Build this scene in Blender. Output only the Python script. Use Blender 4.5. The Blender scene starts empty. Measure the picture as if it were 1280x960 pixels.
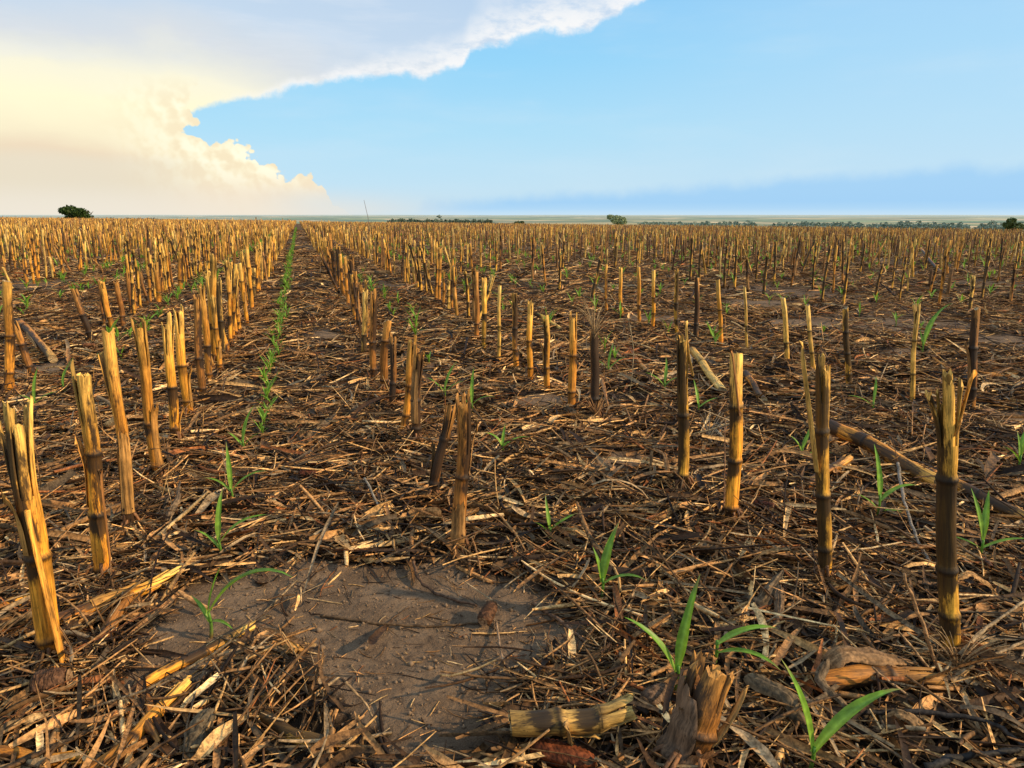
import bpy, math, random
import numpy as np
from mathutils import Vector, Matrix, Quaternion

random.seed(11)
RNG = np.random.default_rng(11)
scene = bpy.context.scene
COL = scene.collection
PI = math.pi

# ------------------------------------------------------------------ camera model
FPX, H_CAM = 900.0, 0.711
PITCH = math.atan(212 / FPX)
YAW = math.atan(268 / (FPX * math.cos(PITCH) + 212 * math.sin(PITCH)))
cp, sp = math.cos(PITCH), math.sin(PITCH)
FH = np.array([math.sin(YAW), math.cos(YAW), 0.0])
RH = np.array([math.cos(YAW), -math.sin(YAW), 0.0])
ZH = np.array([0, 0, 1.0])
FWD = FH * cp - ZH * sp
UPV = FH * sp + ZH * cp
EYE = np.array([0, 0, H_CAM])

def ray(px, py):
    d = FWD * FPX + UPV * (480 - py) + RH * (px - 640)
    return d / np.linalg.norm(d)

def project(P):
    P = np.asarray(P, float).reshape(-1, 3) - EYE
    z = P @ FWD
    z = np.where(np.abs(z) < 1e-6, 1e-6, z)
    return 640 + FPX * (P @ RH) / z, 480 - FPX * (P @ UPV) / z, z

# ------------------------------------------------------------------ noise + terrain
def _hash(ix, iy, s):
    n = (ix.astype(np.int64) * 374761393 + iy.astype(np.int64) * 668265263 + s * 1442695041) & 0xffffffff
    n = ((n ^ (n >> 13)) * 1274126177) & 0xffffffff
    return ((n ^ (n >> 16)) & 0xffff) / 65535.0

def vnoise(x, y, s=0):
    x = np.asarray(x, float); y = np.asarray(y, float)
    ix = np.floor(x); iy = np.floor(y)
    fx = x - ix; fy = y - iy
    fx = fx * fx * (3 - 2 * fx); fy = fy * fy * (3 - 2 * fy)
    a = _hash(ix, iy, s); b = _hash(ix + 1, iy, s); c = _hash(ix, iy + 1, s); d = _hash(ix + 1, iy + 1, s)
    return (a * (1 - fx) + b * fx) * (1 - fy) + (c * (1 - fx) + d * fx) * fy

def sstep(a, b, x):
    t = np.clip((np.asarray(x, float) - a) / (b - a), 0, 1)
    return t * t * (3 - 2 * t)

def field_end(x, y):
    az = np.arctan2(x, y)
    return 150 + 60 * np.clip(-az, -0.9, 0.6)

def terrain(x, y):
    x = np.asarray(x, float); y = np.asarray(y, float)
    r = np.hypot(x, y)
    s = x * 0.62 + y * 0.36
    z = -0.021 * np.log1p(np.exp(np.clip((s - 7) / 2.5, -40, 40))) * 2.5 * (1 - 0.55 * sstep(40, 160, s))
    z = np.where(s > 400, -0.021 * 180, z)
    z = z + 0.10 * (vnoise(x / 7.0, y / 9.0, 3) - 0.5) * sstep(6, 20, r)
    R0 = field_end(x, y)
    z = z - 24 * (1 - np.exp(-np.maximum(0, r - R0) / 450.0))
    z = z + sstep(2500, 9000, r) * (22 * vnoise(x / 2300, y / 1900, 5) + 6 * vnoise(x / 700, y / 600, 6) - 6)
    return z

def micro(x, y):
    x = np.asarray(x, float); y = np.asarray(y, float)
    r = np.hypot(x, y)
    k = 1 - sstep(5, 14, r)
    return k * (0.022 * (vnoise(x * 2.6, y * 2.6, 11) - 0.5) + 0.010 * (vnoise(x * 9, y * 9, 12) - 0.5)
                + 0.005 * (vnoise(x * 28, y * 28, 13) - 0.5) + 0.004 * (vnoise(x * 70, y * 70, 14) - 0.5))

FEET = []
def ground(x, y):
    z = terrain(x, y) + micro(x, y)
    for fx, fy, s_, h_ in FEET:      # a little soil raised round the foot of each near stalk
        z = z + h_ * np.exp(-((np.asarray(x, float) - fx) ** 2 + (np.asarray(y, float) - fy) ** 2) / (2 * s_ * s_))
    return z

def at(px, py, lift=0.0):
    """the point of the ground seen at a pixel of the photograph"""
    d = ray(px, py)
    t = (H_CAM - lift) / max(1e-4, -d[2])
    for _ in range(14):
        p = EYE + d * t
        t = (H_CAM - lift - float(ground(p[0], p[1]))) / max(1e-4, -d[2])
    return EYE + d * t

def above(P, px, py, back=0.0):
    """the point on the ray of a pixel that stands as deep as P"""
    d = ray(px, py)
    t = ((np.asarray(P) - EYE) @ FH + back) / (d @ FH)
    return EYE + d * t

# ------------------------------------------------------------------ bare soil
PATCH_PX = [(150, 800), (215, 735), (330, 690), (450, 704), (520, 696), (600, 722), (665, 738), (732, 792), (748, 836),
            (645, 850), (622, 945), (545, 948), (432, 892), (392, 850), (335, 800), (262, 856), (172, 866)]
PATCH = np.array([at(*p)[:2] for p in PATCH_PX])
SPOTS = []
for px, py, rx, ry in [(790, 575, 60, 10), (1255, 525, 50, 14), (50, 465, 34, 9), (690, 500, 46, 10), (560, 535, 20, 6), (405, 420, 26, 9),
                       (820, 400, 60, 6), (1000, 405, 60, 7), (1250, 425, 40, 7), (830, 618, 26, 6), (950, 380, 60, 5), (190, 430, 30, 5),
                       (1180, 560, 30, 6), (1130, 440, 30, 4)]:
    c = at(px, py)
    SPOTS.append((c[0], c[1], np.linalg.norm(at(px + rx, py) - c), np.linalg.norm(at(px, py - ry) - c)))

def in_patch(x, y):
    x = np.asarray(x, float); y = np.asarray(y, float)
    ins = np.zeros(x.shape, bool)
    n = len(PATCH)
    for i in range(n):
        x1, y1 = PATCH[i]; x2, y2 = PATCH[(i + 1) % n]
        c = ((y1 > y) != (y2 > y)) & (x < (x2 - x1) * (y - y1) / (y2 - y1 + 1e-12) + x1)
        ins ^= c
    return ins

def bare(x, y):
    """0 = covered in litter, 1 = bare soil"""
    wx = x + 0.10 * (vnoise(x * 11, y * 11, 21) - .5) + .05 * (vnoise(x * 33, y * 33, 24) - .5); wy = y + 0.10 * (vnoise(x * 11, y * 11, 22) - .5) + .05 * (vnoise(x * 33, y * 33, 25) - .5)
    b = in_patch(wx, wy).astype(float)
    for cx, cy, rx, ry in SPOTS:
        q = ((wx - cx) / rx) ** 2 + ((wy - cy) / ry) ** 2
        b = np.maximum(b, 1 - sstep(0.5, 1.3, q))
    far = vnoise(x * 1.1, y * 0.8, 23)
    b = np.maximum(b, 0.75 * sstep(0.70, 0.85, far) * sstep(2.5, 4, np.hypot(x, y)))
    return b

# ------------------------------------------------------------------ node helpers
def new_mat(name):
    m = bpy.data.materials.new(name); m.use_nodes = True
    nt = m.node_tree; nt.nodes.clear()
    return m, nt

class NB:
    def __init__(s, nt): s.nt = nt
    def n(s, t, **k):
        o = s.nt.nodes.new(t)
        for a, b in k.items(): setattr(o, a, b)
        return o
    def link(s, a, b): s.nt.links.new(a, b)
    def put(s, sock, v):
        if hasattr(v, 'links') or isinstance(v, bpy.types.NodeSocket): s.link(v, sock)
        else: sock.default_value = v
    def m(s, op, a, b=0.0, c=None, clamp=False):
        o = s.n('ShaderNodeMath', operation=op, use_clamp=clamp)
        s.put(o.inputs[0], a); s.put(o.inputs[1], b)
        if c is not None: s.put(o.inputs[2], c)
        return o.outputs[0]
    def vm(s, op, a, b):
        o = s.n('ShaderNodeVectorMath', operation=op)
        s.put(o.inputs[0], a); s.put(o.inputs[1], b)
        return o.outputs[0]
    def ss(s, a, b, x, lo=0.0, hi=1.0):
        o = s.n('ShaderNodeMapRange', interpolation_type='SMOOTHSTEP')
        s.put(o.inputs[0], x); o.inputs[1].default_value = a; o.inputs[2].default_value = b
        o.inputs[3].default_value = lo; o.inputs[4].default_value = hi
        return o.outputs[0]
    def mix(s, f, a, b, blend='MIX'):
        o = s.n('ShaderNodeMix', data_type='RGBA', blend_type=blend)
        s.put(o.inputs[0], f)
        for i, v in ((6, a), (7, b)):
            if isinstance(v, tuple): o.inputs[i].default_value = (*v[:3], 1)
            else: s.link(v, o.inputs[i])
        return o.outputs[2]
    def noise(s, vec, scale, detail=4, rough=0.55, w=None, out=0):
        o = s.n('ShaderNodeTexNoise', noise_dimensions='4D' if w is not None else '3D')
        if vec is not None: s.link(vec, o.inputs['Vector'])
        o.inputs['Scale'].default_value = scale; o.inputs['Detail'].default_value = detail; o.inputs['Roughness'].default_value = rough
        if w is not None: s.put(o.inputs['W'], w)
        return o.outputs[out]
    def scalev(s, vec, sc):
        o = s.n('ShaderNodeMapping'); s.link(vec, o.inputs[0]); o.inputs['Scale'].default_value = sc
        return o.outputs[0]
    def ramp(s, f, stops):
        o = s.n('ShaderNodeValToRGB'); s.put(o.inputs[0], f)
        e = o.color_ramp.elements
        while len(e) < len(stops): e.new(0.5)
        for x, (p, c) in zip(e, stops): x.position = p; x.color = (*c, 1)
        return o.outputs[0]
    def curve(s, x, pts):
        o = s.n('ShaderNodeFloatCurve'); c = o.mapping.curves[0]
        while len(c.points) < len(pts): c.points.new(0.5, 0.5)
        for q, (a, b) in zip(c.points, pts): q.location = (a, b); q.handle_type = 'VECTOR'
        o.mapping.update(); s.put(o.inputs[1], x)
        return o.outputs[0]
    def bump(s, h, strength, dist):
        o = s.n('ShaderNodeBump'); o.inputs['Strength'].default_value = strength; o.inputs['Distance'].default_value = dist
        s.link(h, o.inputs['Height']); return o.outputs[0]
    def principled(s, col, rough=0.7, spec=0.3, normal=None, **k):
        b = s.n('ShaderNodeBsdfPrincipled'); s.put(b.inputs['Base Color'], (*col, 1) if isinstance(col, tuple) else col)
        s.put(b.inputs['Roughness'], rough); b.inputs['Specular IOR Level'].default_value = spec
        if normal is not None: s.link(normal, b.inputs['Normal'])
        return b.outputs[0]
    def out(s, sh):
        o = s.n('ShaderNodeOutputMaterial'); s.link(sh, o.inputs[0])

def plant_fibre_mat(name, fine=90.0, rough=0.62, spec=0.3, mold=True, use_object=True, transl=0.0):
    """colour from the mesh's own attribute, fibre streaks along its length, dark mould where the attribute's alpha says"""
    m, nt = new_mat(name); b = NB(nt)
    a = b.n('ShaderNodeAttribute'); a.attribute_name = 'tint'
    tc = b.n('ShaderNodeTexCoord'); v = tc.outputs['Object']
    rnd = b.n('ShaderNodeObjectInfo').outputs['Random']
    w = b.m('MULTIPLY', rnd, 40.0)
    streak = b.noise(b.scalev(v, (1, 1, 0.05)) if use_object else v, fine * 3 if use_object else fine, 3, .6, w=w)
    mul = b.ss(.28, .72, streak, .42, 1.55)
    blot = b.noise(v, 26, 4, .6, w=w)
    mul2 = b.ss(.3, .72, blot, .72, 1.15)
    col = b.mix(1.0, a.outputs['Color'], b.n('ShaderNodeCombineColor').outputs[0], 'MULTIPLY')
    mm = b.m('MULTIPLY', mul, mul2)
    cc = col.node
    comb = cc.inputs[7].links[0].from_node
    for i in range(3): b.link(mm, comb.inputs[i])
    if mold:
        mo = b.m('ADD', b.m('MULTIPLY', b.noise(b.scalev(v, (1, 1, 0.3)), 70 if use_object else 40, 4, .75, w=w), .6), b.m('MULTIPLY', b.noise(b.scalev(v, (1, 1, .12)), 320 if use_object else 150, 3, .7, w=w), .4))
        thr = b.m('SUBTRACT', 0.80, b.m('MULTIPLY', a.outputs['Alpha'], 0.55))
        f = b.m('MULTIPLY', b.m('SUBTRACT', mo, thr), 9.0, clamp=True)
        col = b.mix(b.m('MULTIPLY', f, .9), col, (0.019, 0.011, 0.006))
    if use_object and mold:
        crack = b.noise(b.scalev(v, (1, 1, .025)), 520, 2, .5, w=w)
        col = b.mix(b.m('MULTIPLY', b.ss(.60, .68, crack), .75), col, (.035, .017, .007))
        spk = b.noise(b.scalev(v, (1, 1, .6)), 420, 3, .7, w=w)
        col = b.mix(b.m('MULTIPLY', b.ss(.60, .70, spk), .7), col, (.03, .016, .008))
    nrm = b.bump(streak, 0.7, 0.0018)
    sh = b.principled(col, rough, spec, nrm)
    if transl:
        t = b.n('ShaderNodeBsdfTranslucent'); b.link(col, t.inputs[0])
        x = b.n('ShaderNodeMixShader'); x.inputs[0].default_value = transl
        b.link(sh, x.inputs[1]); b.link(t.outputs[0], x.inputs[2]); sh = x.outputs[0]
    b.out(sh)
    return m

M_STALK = plant_fibre_mat('dry_stalk')
M_LITTER = plant_fibre_mat('plant_litter', fine=160, rough=.66, spec=.2, mold=True, use_object=False, transl=.10)
M_FAR = plant_fibre_mat('far_stubble', fine=14, mold=False, use_object=False)

def green_mat():
    m, nt = new_mat('young_leaf'); b = NB(nt)
    a = b.n('ShaderNodeAttribute'); a.attribute_name = 'tint'
    v = b.n('ShaderNodeTexCoord').outputs['Object']
    f = b.ss(.3, .7, b.noise(v, 70, 3), .75, 1.2)
    c = b.n('ShaderNodeVectorMath', operation='SCALE'); b.link(a.outputs['Color'], c.inputs[0]); b.link(f, c.inputs[3])
    p = b.principled(c.outputs[0], .42, .4)
    t = b.n('ShaderNodeBsdfTranslucent'); b.link(c.outputs[0], t.inputs[0])
    x = b.n('ShaderNodeMixShader'); x.inputs[0].default_value = .4; b.link(p, x.inputs[1]); b.link(t.outputs[0], x.inputs[2])
    b.out(x.outputs[0]); return m
M_GREEN = green_mat()

def crown_mat(name, c1, c2, sc):
    m, nt = new_mat(name); b = NB(nt)
    v = b.n('ShaderNodeTexCoord').outputs['Object']
    col = b.mix(b.noise(v, sc, 3), c1, c2)
    b.out(b.principled(col, .7, .15)); return m

# ------------------------------------------------------------------ mesh helpers
class MB:
    """collects quads and triangles with a colour per vertex, linked as ONE mesh object"""
    def __init__(s): s.V = []; s.Q = []; s.T = []; s.C = []; s.n = 0
    def add(s, V, Q=None, C=(1, 1, 1, 1), T=None):
        V = np.asarray(V, float).reshape(-1, 3)
        C = np.asarray(C, float)
        if C.ndim == 1: C = np.tile(C, (len(V), 1))
        if C.shape[1] == 3: C = np.hstack([C, np.zeros((len(C), 1))])
        s.V.append(V); s.C.append(C)
        if Q is not None and len(Q): s.Q.append(np.asarray(Q, int) + s.n)
        if T is not None and len(T): s.T.append(np.asarray(T, int) + s.n)
        s.n += len(V)
    def mesh(s, name, mat, smooth=True):
        V = np.vstack(s.V); C = np.vstack(s.C)
        Q = np.vstack(s.Q) if s.Q else np.zeros((0, 4), int)
        T = np.vstack(s.T) if s.T else np.zeros((0, 3), int)
        me = bpy.data.meshes.new(name)
        me.vertices.add(len(V)); me.vertices.foreach_set('co', V.astype(np.float32).ravel())
        nl = Q.size + T.size
        me.loops.add(nl); me.loops.foreach_set('vertex_index', np.concatenate([Q.ravel(), T.ravel()]).astype(np.int32))
        me.polygons.add(len(Q) + len(T))
        st = np.concatenate([np.arange(len(Q)) * 4, Q.size + np.arange(len(T)) * 3]).astype(np.int32)
        me.polygons.foreach_set('loop_start', st)
        if smooth: me.polygons.foreach_set('use_smooth', np.ones(len(Q) + len(T), bool))
        me.update(calc_edges=True)
        at_ = me.attributes.new('tint', 'FLOAT_COLOR', 'POINT')
        at_.data.foreach_set('color', C.astype(np.float32).ravel())
        if mat: me.materials.append(mat)
        me.validate()
        return me
    def build(s, name, mat, parent=None, smooth=True):
        return link(name, s.mesh(name, mat, smooth), parent)

def link(name, me, parent=None):
    o = bpy.data.objects.new(name, me); COL.objects.link(o)
    if parent is not None: o.parent = parent
    return o

def tag(o, label, cat, group=None):
    o['label'] = label; o['category'] = cat
    if group: o['group'] = group
    return o

def empty(name, loc):
    o = bpy.data.objects.new(name, None); COL.objects.link(o); o.location = Vector(loc); o.empty_display_size = .05
    return o

def grid_quads(K, M, closed):
    k = np.arange(K - 1)[:, None]; m = np.arange(M if closed else M - 1)[None, :]
    a = k * M + m; b = k * M + (m + 1) % M
    return np.stack([a, b, b + M, a + M], -1).reshape(-1, 4)

def frames(P):
    P = np.asarray(P, float)
    T = np.gradient(P, axis=0); T /= np.linalg.norm(T, axis=1, keepdims=True) + 1e-12
    ref = np.array([0, 0, 1.0]) if abs(T[0][2]) < .85 else np.array([1.0, 0, 0])
    S = np.cross(T, ref); S /= np.linalg.norm(S, axis=1, keepdims=True) + 1e-12
    U = np.cross(S, T)
    return T, S, U

def tube(mb, P, R, M, C, cap=True):
    P = np.asarray(P, float); K = len(P); R = np.broadcast_to(np.asarray(R, float), (K,))
    T, S, U = frames(P)
    a = np.arange(M) * 2 * PI / M
    V = P[:, None, :] + R[:, None, None] * (np.cos(a)[None, :, None] * S[:, None, :] + np.sin(a)[None, :, None] * U[:, None, :])
    C = np.asarray(C, float)
    if C.ndim == 2 and len(C) == K: C = np.repeat(C, M, axis=0)
    V = V.reshape(-1, 3); Q = grid_quads(K, M, True); Tt = []
    if cap:
        V = np.vstack([V, P[0], P[-1]]); n = K * M
        if C.ndim == 2: C = np.vstack([C, C[0], C[-1]])
        for j in range(M):
            Tt.append((n, (j + 1) % M, j)); Tt.append((n + 1, (K - 1) * M + j, (K - 1) * M + (j + 1) % M))
    mb.add(V, Q, C, Tt)

# ------------------------------------------------------------------ corn stalks
STYLE = {   # base tint, cut-end tint, low tint, mould
    'gold':  ((.58, .31, .055), (.78, .58, .24), (.56, .24, .035), .30),
    'amber': ((.46, .235, .05), (.64, .42, .15), (.48, .22, .04), .45),
    'mouldy': ((.56, .36, .085), (.62, .44, .17), (.58, .35, .06), .72),
    'brown': ((.29, .145, .05), (.46, .27, .11), (.40, .18, .04), .50),
    'dark':  ((.20, .10, .038), (.36, .21, .09), (.40, .20, .05), .62),
    'clean': ((.46, .33, .15), (.50, .38, .19), (.46, .33, .15), .0),
    'pale':  ((.58, .42, .16), (.72, .58, .30), (.52, .33, .09), .35),
}

WARM = np.array([1.45, 1.13, .58])
STYLE = {k: (tuple(np.array(a) * WARM), tuple(np.array(b_) * WARM), tuple(np.array(c) * WARM), d) for k, (a, b_, c, d) in STYLE.items()}

def stem_mesh(L, r, style, rng, strips=6, strip_len=.07, splay=.06, nodes=None, mold_side=None, M=14, taper=.10, K=44, cut=0.0, name='stem'):
    base, top, low, mold = STYLE[style]
    base, top, low = map(np.array, (base, top, low))
    mb = MB()
    if nodes is None:
        nodes = []; z = rng.uniform(.02, .05)
        while z < L - .03: nodes.append(z); z += rng.uniform(.085, .15)
    nodes = np.array(nodes) if len(nodes) else np.array([-.5])
    zs = L - strip_len if strips else L
    z = np.unique(np.concatenate([np.linspace(-.035, zs, K)] + [np.array([n - .007, n - .003, n, n + .004, n + .009]) for n in nodes if n < zs - .01]))
    z = z[z <= zs + 1e-9]
    a = np.arange(M) * 2 * PI / M
    ph = rng.uniform(0, 2 * PI); bx, by = rng.uniform(-.006, .006, 2)
    def axis(zz):
        t = zz / L
        return np.stack([bx * np.sin(PI * t) + .002 * np.sin(9 * t + ph), by * np.sin(PI * t * 1.3) + .002 * np.cos(8 * t + ph), zz], -1)
    def rad(zz):
        rr = r * (1.05 - taper * zz / L)
        for n in nodes:
            d = zz - n
            rr = rr + r * (.16 * np.exp(-(d / .005) ** 2) - .07 * np.exp(-((d - .013) / .007) ** 2))
        return rr
    groove = 1 - .10 * np.exp(-((np.angle(np.exp(1j * (a - ph)))) / .35) ** 2) + .02 * np.cos(5 * a + ph)
    ecc = 1 + .07 * np.cos(2 * (a - ph))
    inter_b = rng.uniform(.62, 1.12, len(nodes) + 2); inter_m = rng.uniform(-.3, .25, len(nodes) + 2)
    ms = rng.uniform(0, 2 * PI) if mold_side is None else mold_side
    def colour(zz, aa):
        zz, aa = np.broadcast_arrays(zz, aa)
        t = np.clip(zz / L, 0, 1)[..., None]
        i = np.searchsorted(nodes, zz)
        c = base * (1 - sstep(.55, 1.0, t)) + top * sstep(.55, 1.0, t)
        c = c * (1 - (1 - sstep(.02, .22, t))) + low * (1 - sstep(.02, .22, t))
        c = c * inter_b[i][..., None]
        dmin = np.min(np.abs(zz[..., None] - nodes), -1)
        ring = np.exp(-(dmin / .006) ** 2)[..., None]
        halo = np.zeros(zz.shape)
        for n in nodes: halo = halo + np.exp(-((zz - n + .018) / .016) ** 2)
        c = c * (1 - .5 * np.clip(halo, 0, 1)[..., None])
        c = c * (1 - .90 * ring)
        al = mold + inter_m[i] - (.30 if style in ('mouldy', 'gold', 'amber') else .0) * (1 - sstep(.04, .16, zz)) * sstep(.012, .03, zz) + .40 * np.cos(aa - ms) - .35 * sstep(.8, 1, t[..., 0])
        al = al + .5 * np.clip(halo, 0, 1) + .3 * (1 - sstep(-.01, .03, zz))
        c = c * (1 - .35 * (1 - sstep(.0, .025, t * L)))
        return np.concatenate([c, np.clip(al, 0, 1)[..., None]], -1)
    A = axis(z); R = rad(z)
    V = A[:, None, :] + (R[:, None] * (groove * ecc)[None, :])[..., None] * np.stack([np.cos(a), np.sin(a), 0 * a], -1)[None]
    if not strips:
        V[-1, :, 2] += cut * np.cos(a - ph) + rng.uniform(-.004, .004, M)
    C = colour(z[:, None], a[None, :])
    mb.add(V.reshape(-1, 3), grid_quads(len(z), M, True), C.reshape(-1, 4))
    if not strips:      # a closed pith end
        Vc = np.vstack([V[-1], V[-1].mean(0) - [0, 0, .004]])
        cc = np.tile([.30, .19, .08, .4], (M + 1, 1)); cc[-1] = [.42, .30, .15, .2]
        mb.add(Vc, None, cc, [(j, (j + 1) % M, M) for j in range(M)])
    else:
        # splintered end: bark strips standing apart round a darker pith
        Zc = np.linspace(zs - .004, L - .018 - .35 * strip_len * rng.random(), 5)
        ca = axis(Zc); rc = rad(Zc) * np.linspace(.80, .62, 5)
        vv = ca[:, None, :] + rc[:, None, None] * np.stack([np.cos(a), np.sin(a), 0 * a], -1)[None]
        vv[-1, :, 2] += rng.uniform(-.012, .008, M)
        cc = np.tile(np.append(base * .22, .5), (5 * M, 1))
        mb.add(vv.reshape(-1, 3), grid_quads(5, M, True), cc)
        mb.add(np.vstack([vv[-1], vv[-1].mean(0)]), None, np.append(base * .35, .3), [(j, (j + 1) % M, M) for j in range(M)])
        edges = np.cumsum(rng.uniform(.6, 1.4, strips)); edges = np.concatenate([[0], edges / edges[-1]]) * 2 * PI + ph
        for k in range(strips):
            gap = rng.uniform(.03, .12)
            aa = np.linspace(edges[k] + gap, edges[k + 1] - gap, 5)
            hl = strip_len * rng.uniform(.72, 1.06); out = splay * rng.uniform(-.1, 1.0) * strip_len * 1.4
            zz = np.linspace(zs - .004, zs + hl, 7)
            sh = np.linspace(0, 1, 7)
            skew = rng.uniform(-.2, .2)
            ring = []
            for rr_, s_ in ((1.0, 1), (.80, -1)):
                Rk = rad(np.minimum(zz, L)) * rr_
                off = out * sh ** 1.6
                am = aa.mean()
                ang = am + (aa[None, :] - am) * (1 - .25 * sh[:, None]) + skew * sh[:, None] ** 2
                P = axis(zz)[:, None, :] + (Rk[:, None] * 1.0 + off[:, None])[..., None] * np.stack([np.cos(ang), np.sin(ang), 0 * ang], -1)
                P[-1, :, 2] += rng.uniform(-.010, .006, 5) ; P[-2, :, 2] += rng.uniform(-.003, .002, 5)
                ring.append((P, ang))
            outer, ang = ring[0]; inner = ring[1][0][:, ::-1, :]
            P = np.concatenate([outer, inner], 1)
            cO = colour(np.minimum(zz, L)[:, None], ang) ; cO[..., :3] *= rng.uniform(.7, 1.12)
            cI = cO[:, ::-1].copy(); cI[..., :3] = cI[..., :3] * .55 + .04 * np.array([1, .7, .35])
            Cc = np.concatenate([cO, cI], 1)
            n = len(zz)
            Tt = []
            mb.add(P.reshape(-1, 3), grid_quads(n, 10, True), Cc.reshape(-1, 4))
            b0 = (n - 1) * 10
            mb.add(P[-1], [[0, 1, 8, 9], [1, 2, 7, 8], [2, 3, 6, 7], [3, 4, 5, 6]], np.append(top * .8, .1))
    return mb.mesh(name, M_STALK), axis, rad, nodes

def sheath_mesh(axis, rad, z0, z1, a0, span, style, rng, flare=.012, tint=None, name='leaf_sheath'):
    """a dry leaf sheath wrapped part of the way round the stem, its upper edge torn and standing off"""
    base = np.array(STYLE[style][0]); K, M = 12, 9
    zz = np.linspace(z0, z1, K); t = np.linspace(0, 1, K); mb = MB()
    aa = np.linspace(-span / 2, span / 2, M)
    w = 1 - .55 * t ** 2.2
    ang = a0 + aa[None, :] * w[:, None]
    R = rad(zz) * 1.07 + .0008 + flare * t ** 4
    P = axis(zz)[:, None, :] + (R[:, None] * (1 + .05 * np.sin(aa * 9)[None, :]))[..., None] * np.stack([np.cos(ang), np.sin(ang), 0 * ang], -1)
    P[-1, :, 2] += rng.uniform(-.02, .012, M); P[-2, :, 2] += rng.uniform(-.005, .005, M)
    c = np.array(tint) if tint is not None else base * rng.uniform(.35, .6) + np.array([.20, .125, .05]) * rng.uniform(.6, 1.2)
    C = np.zeros((K, M, 4)); C[..., :3] = c * (.7 + .5 * rng.random((1, M, 1))) * (.75 + .4 * t[:, None, None]); C[..., 3] = .35
    mb.add(P.reshape(-1, 3), grid_quads(K, M, False), C.reshape(-1, 4))
    return mb.mesh(name, M_STALK)

def splinter_mesh(p0, p1, w, thick, tint, rng, bow=.01, name='splinter'):
    """a flat bark strip from p0 to p1, half-round in section, with a torn tip"""
    K = 9; t = np.linspace(0, 1, K); p0, p1 = np.array(p0, float), np.array(p1, float)
    side = rng.uniform(-1, 1, 3); side[2] = 0
    P = p0 + (p1 - p0) * t[:, None] + bow * np.sin(PI * t)[:, None] * side
    T, S, U = frames(P)
    yaw = rng.uniform(-.5, .5)
    S2 = S * math.cos(yaw) + U * math.sin(yaw); U2 = U * math.cos(yaw) - S * math.sin(yaw)
    prof = np.array([(-.5, 0), (-.25, .55), (0, .8), (.25, .55), (.5, 0), (.2, -.2), (-.2, -.2)])
    ww = w * (1 - .25 * t) ; ww[-1] *= .45; ww[0] *= .8
    V = P[:, None, :] + (ww[:, None] * prof[:, 0])[..., None] * S2[:, None, :] + (thick * np.ones(K)[:, None] * prof[:, 1])[..., None] * U2[:, None, :]
    V[-1] += rng.uniform(-.004, .004, (7, 3))
    C = np.zeros((K, 7, 4)); C[..., :3] = np.array(tint) * (.75 + .4 * rng.random((1, 7, 1))) * (.8 + .35 * t[:, None, None]); C[..., 3] = .25
    mb = MB(); mb.add(V.reshape(-1, 3), grid_quads(K, 7, True), C.reshape(-1, 4), [(7 * (K - 1), 7 * (K - 1) + i, 7 * (K - 1) + i + 1) for i in range(1, 6)])
    return mb.mesh(name, M_STALK)

def roots_mesh(r, rng, n=12, name='brace_roots'):
    mb = MB()
    for k in range(n):
        a = k * 2 * PI / n + rng.uniform(-.3, .3); R = r * rng.uniform(1.8, 3.2); h = rng.uniform(.016, .05)
        t = np.linspace(0, 1, 6)
        d = np.array([math.cos(a), math.sin(a), 0])
        P = d[None] * (r * .85 + (R - r * .85) * t ** .8)[:, None] + np.array([0, 0, 1]) * (h * (1 - t ** 1.5) - .012 * t)[:, None]
        c = np.array([.20, .085, .03]) * rng.uniform(.5, 1.5)
        tube(mb, P, np.linspace(.0040, .0024, 6), 5, np.append(c, .4), cap=False)
    return mb.mesh(name, M_STALK)

ROWS = {-2: (-1.18, 'second stubble row left of the green seedling line'), -1: (-.405, 'stubble row just left of the green seedling line'),
        1: (.355, 'stubble row just right of the green seedling line'), 2: (1.085, 'second stubble row right of the green seedling line'),
        4: (2.38, 'fourth stubble row right of the green seedling line'), -4: (-2.74, 'fourth stubble row left of the green seedling line')}
G_STALK = 'cut corn stalks standing in the field'

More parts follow.
